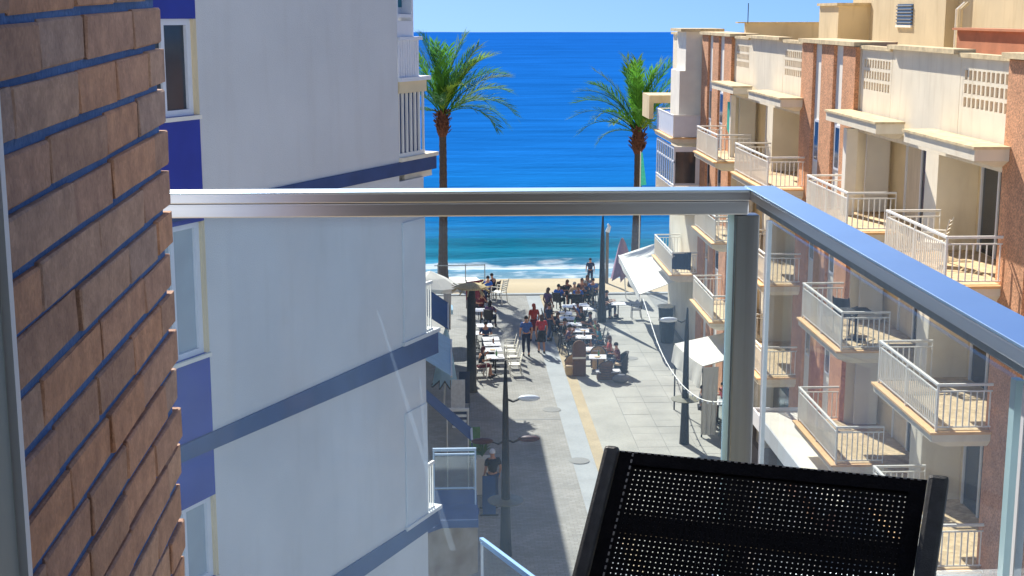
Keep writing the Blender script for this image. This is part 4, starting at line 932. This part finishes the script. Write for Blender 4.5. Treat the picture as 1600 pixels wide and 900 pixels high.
mb = MB(); n_ = len(poly); vs = [(b.x+x, b.y-.03+z*.06, z) for x,z in poly]+[(b.x+x, b.y+.05+z*.06, z) for x,z in poly]; mb.add(vs, [tuple(range(n_)), tuple(range(2*n_-1,n_-1,-1))]+[((i+1)%n_,i,n_+i,n_+(i+1)%n_) for i in range(n_)]); obj('panel', mb, M_wicker, bb); obj('pale_band', MB().box(b.x-.275,b.y+.0,.72,b.x+.275,b.y+.015,.80), M_whitestrip, bb)
b = gz(893,588); dup(P_wick, (b[0],b[1]+.2,0), R(140), 'tan wicker tub chair seen from its side beside the rounded board', 'wicker tub chairs', WT, scale=.85)
b = Vector(gz(952,592)); bt = thing('low_bench', 'low brown bench with pale top at the near end of the right tables', 'bench', tuple(b)); obj('top', MB().box(b.x-.55,b.y-.22,.30,b.x+.45,b.y+.22,.36), M_tabletop, bt, bevel=.01); obj('base', MB().box(b.x-.5,b.y-.18,0,b.x+.4,b.y+.18,.299), M_wicker, bt)
b = Vector(gz(970,598)); bt = thing('duffel_bag', 'grey and black bag on the ground by the near bench', 'bag', tuple(b)); mb = MB(); mb.ball(b+Vector((0,0,.17)), .35,.2,.19, 12, 8, -.85); obj('bag_body', mb, C['grey'], bt, smooth=True); obj('strap', MB().tube([b+Vector((-.2,0,.33)),b+Vector((0,0,.5)),b+Vector((.2,0,.33))], .015, 6), C['black'], bt)

# ------------------------------------------------------------------ awnings, parasols, tents
def awning(name, label, corners, mat, t=.02, sag=.06, valance=.3, group=None, posts=()):
    root = thing(name, label, 'awning', tuple((Vector(corners[2])+Vector(corners[3]))/2), group)
    obj('canvas', MB().sheet(corners, t, 10, 5, sag), mat, root)
    c, d = Vector(corners[2]), Vector(corners[3]); obj('front_bar', MB().bar(c, d, .06, .06), M_rail, root)
    if valance: obj('valance', MB().sheet([d-Vector((0,0,.035)), c-Vector((0,0,.035)), c-Vector((0,0,valance)), d-Vector((0,0,valance))], .012, 14, 2, 0, .02), mat, root)
    return root
awning('awning', 'big white awning sloping down over the promenade at the far shop', [(XF-.02,59.0,3.45),(XF-.02,68,3.45),(8.35,68,2.75),(8.2,59.2,2.55)], M_canvas, valance=.35)
a = PY(1053,537,50.6); b = PY(1098,572,47.1); z_ = 2.5
tn = thing('box_tent', 'white square tent with side curtains under the balconies', 'tent', (9.3,48.8,0))
q0, q1 = (PZ(1098,572,2.55), PZ(1054,537,2.5)); xr = XF-.15
obj('roof', MB().sheet([(xr,q0.y+.05,3.0),(xr,q1.y,2.95),(q1.x,q1.y,2.5),(q0.x,q0.y,2.55)], .03, 8, 6, .05), M_canvas, tn)
obj('valance', MB().sheet([(q1.x,q1.y,2.46),(q0.x,q0.y,2.51),(q0.x-.1,q0.y,1.75),(q1.x-.1,q1.y,1.8)], .015, 14, 3, 0, .03), M_canvas, tn)
obj('side_curtain', MB().sheet([(q0.x+.02,q0.y,2.5),(q0.x+.55,q0.y-.03,2.53),(q0.x+.5,q0.y-.03,.1),(q0.x+.0,q0.y,.1)], .015, 10, 4, 0, .05), M_canvas, tn)
obj('clear_side', MB().box(q0.x+.6,q0.y-.01,.05,xr,q0.y,1.45), M_clear, tn)
for x,y in ((q0.x+.03,q0.y+.05),(q1.x+.03,q1.y-.05),(xr-.05,q0.y+.05),(xr-.05,q1.y-.05)): obj('post', MB().box(x-.025,y-.025,0,x+.025,y+.025,2.44), M_iron, tn)
dup(P_table, (9.6,48.4,0), 0, 'white café table in the shade inside the box tent', 'tables in the tent')
person(('sit','short'), (9.1,48.7,0), -90, 'person in grey seated inside the box tent, left of its table', 'grey', 'black'); person(('lean','long'), (10.0,49.2,0), 120, 'person in pink seated inside the box tent behind its table', 'pink', 'black')
for i,(px,py) in enumerate(((1040,512),(1042,535))):
    g = Vector(gz(px,py)); o = thing('dark_planter', ['tall dark planter with pale rim, farther of the two before the shop','tall dark planter with pale rim, nearer of the two before the shop'][i], 'planter', tuple(g), 'dark planters before the shop'); obj('tub', MB().lathe(g, [(.26,0),(.30,.1),(.36,.95),(.37,1.0)], 14), M_iron, o); obj('rim', MB().lathe(g+Vector((0,0,1.0)), [(.40,.001),(.41,.06),(.30,.07)], 14), M_whitestrip, o)
for i,(px,py) in enumerate(((862,640),(985,560),(905,720))):
    q = PZ(px,py); struct('manhole_cover', MB().lathe((q.x,q.y,.001), [(.34,0),(.34,.008),(.30,.009),(.02,.010)], 20), M_joint)
for y_ in (49.0, 57.5, 64.5): struct('drain_channel', MB().box(-1.2,y_,.001,3.98,y_+.13,.005), M_joint)
# string of lights
pts = [PZ(1003,462,2.7), PZ(1016,500,2.6), PZ(1030,545,2.4), PZ(1052,585,2.2), PZ(1075,612,2.1), PZ(1105,630,2.1), PZ(1145,626,2.4)]
sl = thing('light_string', 'white bulb cord strung between the far awning and the shop canopy', 'string lights', tuple(pts[3])); 
den = []
for i in range(len(pts)-1):
    for k in range(8): den.append(pts[i].lerp(pts[i+1], k/8))
den = [sum((den[max(0,min(len(den)-1,i+j))] for j in range(-4,5)), Vector())/9 for i in range(len(den))]
obj('cord', MB().tube(den, .018, 5), M_rail, sl); mb = MB()
for q in den[::2]: mb.ball(q-Vector((0,0,.05)), .035,.035,.05, 6, 4, -.99)
obj('bulbs', mb, M_lumwhite, sl, kind='stuff')
# parasol, closed and patterned, at the right of the beach
def closed_parasol(base, h, label, mat, r=.5, lean=(0,0), trim=None):
    b = Vector(base); root = thing('closed_parasol', label, 'parasol', tuple(b)); top = b+Vector((lean[0],lean[1],h))
    obj('pole', MB().tube([b, top], .03, 8), M_rail, root); mb = MB(); n_ = 16; vs = []; fs = []
    for j in range(9):
        t = j/8; c = top.lerp(b, t*.62)
        for k in range(n_): rr = (.05+r*t**.7*.55)*(1+(.32*t)*(1 if k%2 else -1)); vs.append(c+Vector((rr*math.cos(2*math.pi*k/n_), rr*math.sin(2*math.pi*k/n_), -.25*t*(k%2))))
    for j in range(8):
        for k in range(n_): fs.append((j*n_+k, j*n_+(k+1)%n_, (j+1)*n_+(k+1)%n_, (j+1)*n_+k))
    fs.append(tuple(range(n_))); mb.add(vs, fs); obj('folded_canopy', mb, mat, root, smooth=True)
    if trim:
        mb = MB()
        for k in range(n_): mb.bar(vs[8*n_+k], vs[8*n_+(k+1)%n_], .045, .045)
        obj('trim', mb, trim, root)
    return root
g = gz(978,466); closed_parasol(g, 3.1, 'closed purple patterned parasol at the end of the white awning', M_purple, .95, (-.2,.3))
g = gz(694,640); closed_parasol((g[0],g[1],0), 3.05, 'closed pale blue parasol with black trim beside the white building', M_palecan, .62, (.1,0), C['black'])
# open white parasols on the left
def open_parasol(c, h, r, label, mat, tilt=0, group='open parasols at the left tables'):
    b = Vector((c[0],c[1],0)); root = thing('open_parasol', label, 'parasol', tuple(b), group); obj('pole', MB().tube([b,b+Vector((0,0,h+.55))], .03, 8), M_rail, root)
    vs = [b+Vector((0,0,h+.6))]; fs = []; n_ = 8
    for j,(k,z) in enumerate(((.5,.34),(1,0),(1.0,-.18))):
        for i in range(n_): a = 2*math.pi*(i+.5)/n_; vs.append(b+Vector((r*k*math.cos(a), r*k*math.sin(a), h+z+tilt*math.cos(a)*k)))
    for i in range(n_): fs.append((0,1+i,1+(i+1)%n_))
    for j in range(2):
        for i in range(n_): fs.append((1+j*n_+i,1+(j+1)*n_+i,1+(j+1)*n_+(i+1)%n_,1+j*n_+(i+1)%n_))
    o = obj('canopy', MB().add(vs, fs), mat, root); s_ = o.modifiers.new('thick','SOLIDIFY'); s_.thickness = .012
    for i in range(n_): a = 2*math.pi*(i+.5)/n_; obj('rib', MB().tube([b+Vector((0,0,h+.5)), b+Vector((r*.97*math.cos(a), r*.97*math.sin(a), h-.04+tilt*math.cos(a)))], .012, 4), M_rail, root)
p = PY(680,448,62); open_parasol((p.x-.2,62), 2.55, 1.35, 'white open parasol at the far left tables', M_canvas, -.12)
p = PY(676,452,58.5); open_parasol((p.x-.35,58.6), 2.3, 1.3, 'pale blue open parasol next to the white one at the left', M_palecan, -.15)
# hanging white curtain and maroon wind screen
p = PY(699,458,57); q = PY(699,515,57); o = obj('hanging_curtain', MB().sheet([p+Vector((-.16,0,0)), p+Vector((.16,0,0)), q+Vector((.14,0,.0)), q+Vector((-.1,0,.0))], .03, 8, 6, 0, .06), M_canvas, label='narrow white cloth hanging beside the left parasols', cat='curtain'); 
g = Vector(gz(747,482)); ms = thing('maroon_screen', 'maroon canvas screen and sign board behind the left tables', 'screen', tuple(g)); obj('canvas', MB().sheet([(g.x-.6,g.y,1.35),(g.x+.25,g.y+.1,1.45),(g.x+.3,g.y+.1,.45),(g.x-.6,g.y,.45)], .03, 6, 3, .02), M_maroon, ms)
for x in (-.58,.26): obj('post', MB().tube([(g.x+x,g.y+.07,0),(g.x+x,g.y+.07,1.45)], .025, 6), M_iron, ms)
# beach handrail and low ramp on the left
g = Vector((PZ(733,440).x, 75.5, -.05)); hr = thing('beach_handrail', 'thin metal handrail by the beach ramp at the left', 'railing', tuple(g))
for dx in (-1.7,-.2,.85): obj('post', MB().tube([(g.x+dx,75.5,-.2),(g.x+dx,75.5,1.05)], .03, 6), simple('grey_pipe',(140,146,150)), hr)
obj('rail', MB().tube([(g.x-1.9,75.5,.98),(g.x+.85,75.5,1.0)], .028, 6), MATS.get('grey_pipe'), hr)
struct('beach_ramp', MB().prism([(g.x-4,75.0),(g.x+.8,75.0),(g.x+.4,76.8),(g.x-4,76.8)], -.5, .10), M_whitestrip)
# flag near the right palm
p = PY(1001,238,73); fl = thing('feather_flag', 'teal feather flag beside the right palm trunk', 'flag', (p.x,73,0)); obj('mast', MB().tube([(p.x,73,0),(p.x,73,p.z+.05)], .025, 6), M_rail, fl)
obj('cloth', MB().sheet([(p.x+.03,73,p.z),(p.x+.1,73,p.z),(p.x+.34,73.05,p.z-1.7),(p.x+.03,73,p.z-1.75)], .015, 3, 8, 0, .05), M_tealflag, fl)

# ------------------------------------------------------------------ shaded shop side at the lower left
awning('awning', 'pale awning painted shade-blue sloping over the shop door in the shaded left side', [(-1.38,37.9,4.5),(-1.38,39.0,4.5),(.6,39.0,2.7),(.6,37.9,2.65)], M_bluecan, valance=.25)  # white-grey cloth; the blue of its shade is painted into the canvas
g = Vector(gz(716,720)); c0 = PY(697,640,41); c1 = PY(733,640,41); 
awning('awning', 'faded white awning over the second shop door on the shaded left side', [(-1.38,44,3.9),(-1.38,49,3.9),(.05,49,3.0),(.05,44,2.95)], M_palecan, valance=.3)
awning('awning', 'dark blue awning over the farthest shop door on the shaded left side', [(-1.38,52,3.6),(-1.38,57,3.6),(-.05,57,2.7),(-.05,52,2.7)], M_bluecan, valance=.3)
for i, (px, py, w_, h_, m_, lab) in enumerate([(716,668,.5,1.5,C['white'],'white upright menu board in the shade under the awnings'),(726,640,.4,1.2,C['navy'],'small navy menu board farther back in the shade'),(742,725,.35,1.0,C['green'],'green upright notice board beside the planter column')]):
    q = Vector(gz(px,py)); mbd = thing('menu_board', lab, 'sign', tuple(q)); obj('panel', MB().obox(q+Vector((0,0,.25+h_/2)), (w_/2,0,0), (0,.02,.004), (0,0,h_/2)), m_, mbd, bevel=.01)
    for s_ in (-1,1): obj('leg', MB().box(q.x+s_*w_*.42-.015,q.y-.12,0,q.x+s_*w_*.42+.015,q.y+.12,.249), M_iron, mbd)
rk = thing('hanging_rack', 'white rail with a navy and white striped towel hanging in the shade', 'rack', (c0.x,41,0))
obj('top_bar', MB().bar(c0, c1, .07, .09), M_rail, rk); obj('post', MB().tube([(c0.x+.03,41,0),(c0.x+.03,41,c0.z-.05)], .02, 6), M_rail, rk); obj('post', MB().tube([(c1.x-.03,41,0),(c1.x-.03,41,c1.z-.05)], .02, 6), M_rail, rk)
for i in range(6): zt = c0.z-.06-.085*i; obj('stripe', MB().box(c0.x+.18,40.95,zt-.08,c1.x-.08,40.99,zt-.004), C['white'] if i%2 else C['navy'], rk)
# lower balcony of the white building with glass front
P0, P1 = PY(676,700,24.2), PY(744,700,24.2); sb = PY(744,788,24.2).z
lbk = thing('glazed_balcony', 'small balcony with white framed glass and a speckled parapet low beside the white building', 'balcony', (P0.x,24.2,sb))
obj('slab', MB().box(P0.x-.3,23.4,sb-.14,P1.x+.02,25.0,sb), M_band, lbk)
zt = P1.z; f_ = MB(); f_.box(P0.x,24.18,zt-.05,P1.x,24.24,zt); f_.box(P0.x,24.19,zt-.13,P1.x,24.23,zt-.10); f_.box(P0.x,24.18,sb,P0.x+.03,24.23,zt-.05); f_.box(P1.x-.03,24.18,sb,P1.x,24.23,zt-.05); f_.box(P0.x,24.19,sb+.30,P1.x,24.22,sb+.325)
fo = obj('frame', f_, mk('shade_frame', S(150,172,196), .4, .05, 3), lbk); obj('pane', MB().box(P0.x+.03,24.2,sb+.01,P1.x-.03,24.21,zt-.13), M_clear, fo)  # white frame coloured grey-blue to paint in its shade
obj('parapet', MB().prism([(P0.x-.1,23.15),(P1.x+.02,24.1),(P1.x+.02,24.22),(P0.x-.1,23.3)], sb-1.25, sb-.145), M_mosaic, lbk); obj('coping', MB().prism([(P0.x-.12,23.13),(P1.x+.05,24.08),(P1.x+.05,24.25),(P0.x-.12,23.32)], sb-.1449, sb-.08), M_band, lbk)
r0, r1 = PY(752,842,22.6), PY(836,905,20.2); gb = thing('glass_terrace_rail', 'pale blue handrail with glass running out of the frame at the bottom left', 'railing', tuple(r0))
obj('handrail', MB().bar(r0, r1, .07,.05), mk('pale_blue_metal', S(150,190,235), .35, .05, 3), gb); obj('handrail', MB().bar(r0-Vector((0,0,.07)), r1-Vector((0,0,.07)), .03,.03), MATS['pale_blue_metal'], gb); d_ = (r1-r0)
obj('pane', MB().add([r0-Vector((0,0,.09)), r1-Vector((0,0,.09)), r1-Vector((0,0,1)), r0-Vector((0,0,1)), r0+Vector((.012,.006,-.09)), r1+Vector((.012,.006,-.09)), r1+Vector((.012,.006,-1)), r0+Vector((.012,.006,-1))], [(3,2,1,0),(4,5,6,7),(0,1,5,4),(1,2,6,5),(2,3,7,6),(3,0,4,7)]), M_clear, gb)
for k in (0.0,.03): q = r0+d_*k; obj('post', MB().bar(q-Vector((0,0,.09)), q-Vector((0,0,1.1)), .02,.02), M_alu, gb)
obj('terrace_slab', MB().prism([(r0.x-.6,r0.y-.2),(r1.x-.5,r1.y-.3),(r1.x+.1,r1.y),(r0.x+.05,r0.y+.05)], r0.z-1.25, r0.z-1.1), M_white, gb)
# pavement things in the shade
g = Vector(gz(764,800)); ab_ = thing('easel_sign', 'blue folding pavement sign standing in the shade', 'sign', tuple(g))
for s in (-1,1): obj('board', MB().obox(g+Vector((0,s*.17,.55)), (.19,0,0), (0,.012,.0), (0,-s*.14,.55)), M_bluecan, ab_)
obj('feet', MB().box(g.x-.27,g.y-.34,0,g.x+.27,g.y-.3,.04).box(g.x-.27,g.y+.3,0,g.x+.27,g.y+.34,.04), M_iron, ab_)
person(('stand','short'), gz(770,788), 20, 'person in dark clothes and pale cap in the shade by the blue sign', 'black', 'denim', M_lumwhite)
g = Vector(gz(751,770)); pt = thing('potted_plant', 'white planter column with green plant in the shaded street', 'plant', tuple(g)); obj('column', MB().box(g.x-.22,g.y-.2,0,g.x+.3,g.y+.2,1.15), M_whitestrip, pt, bevel=.02)
for k in range(26):
    a = random.uniform(0,6.28); e_ = random.uniform(.2,.5); c = g+Vector((.05,0,1.15)); t_ = c+Vector((.3*math.cos(a),.3*math.sin(a),e_)); w_ = Vector((-math.sin(a),math.cos(a),0))*.035
    obj('leaf', MB().add([c, c.lerp(t_,.5)+w_+Vector((0,0,.08)), t_, c.lerp(t_,.5)-w_+Vector((0,0,.08))], [(0,1,2,3)]), M_leaf, pt)
# ------------------------------------------------------------------ things on the balconies
p = (9.95,34.2,LV[1]+.012); set_chair(P_dark, p, -40, 'black armchair on the balcony at middle height, seen through the side glass', None); dup(P_table, (9.95,33.3,LV[1]+.012), 0, 'small dark café table on the middle balcony next to the black armchair', None, {'tabletop': M_iron})
set_chair(P_chair, (9.95,50.5,LV[1]+.012), 90, 'white chair on a middle balcony far along the beige block', None)
set_chair(P_chair, (9.9,28.0,LV[0]+.012), 60, 'white folding chair on the nearest top balcony', None)
mb = MB(); obj('towel', MB().sheet([(9.30,57.62,LV[1]-2.83+.95),(10.1,57.58,LV[1]-2.83+.95),(10.1,57.56,LV[1]-2.83+.2),(9.30,57.56,LV[1]-2.83+.25)], .02, 8, 4, 0, .05), C['navy'], label='dark blue towel hung over a far balcony rail above the white awning', cat='towel')
obj('towel', MB().sheet([(10.2,51.2,LV[0]+1.9),(10.25,50.8,LV[0]+1.9),(10.25,50.8,LV[0]+.6),(10.2,51.2,LV[0]+.9)], .02, 3, 6, 0, .05), M_tealflag, label='turquoise cloth hanging on a far top balcony', cat='towel')
g = Vector((8.5,36.3,0)); person(('stand','long'), gz(1228,722), 150, 'woman in purple standing under the white shop canopy', 'purple', 'black', M_hairbrown)
# prototypes served only as sources
for pr in protos:
    def kill(o):
        for c_ in list(o.children): kill(c_)
        bpy.data.objects.remove(o)
    kill(pr)
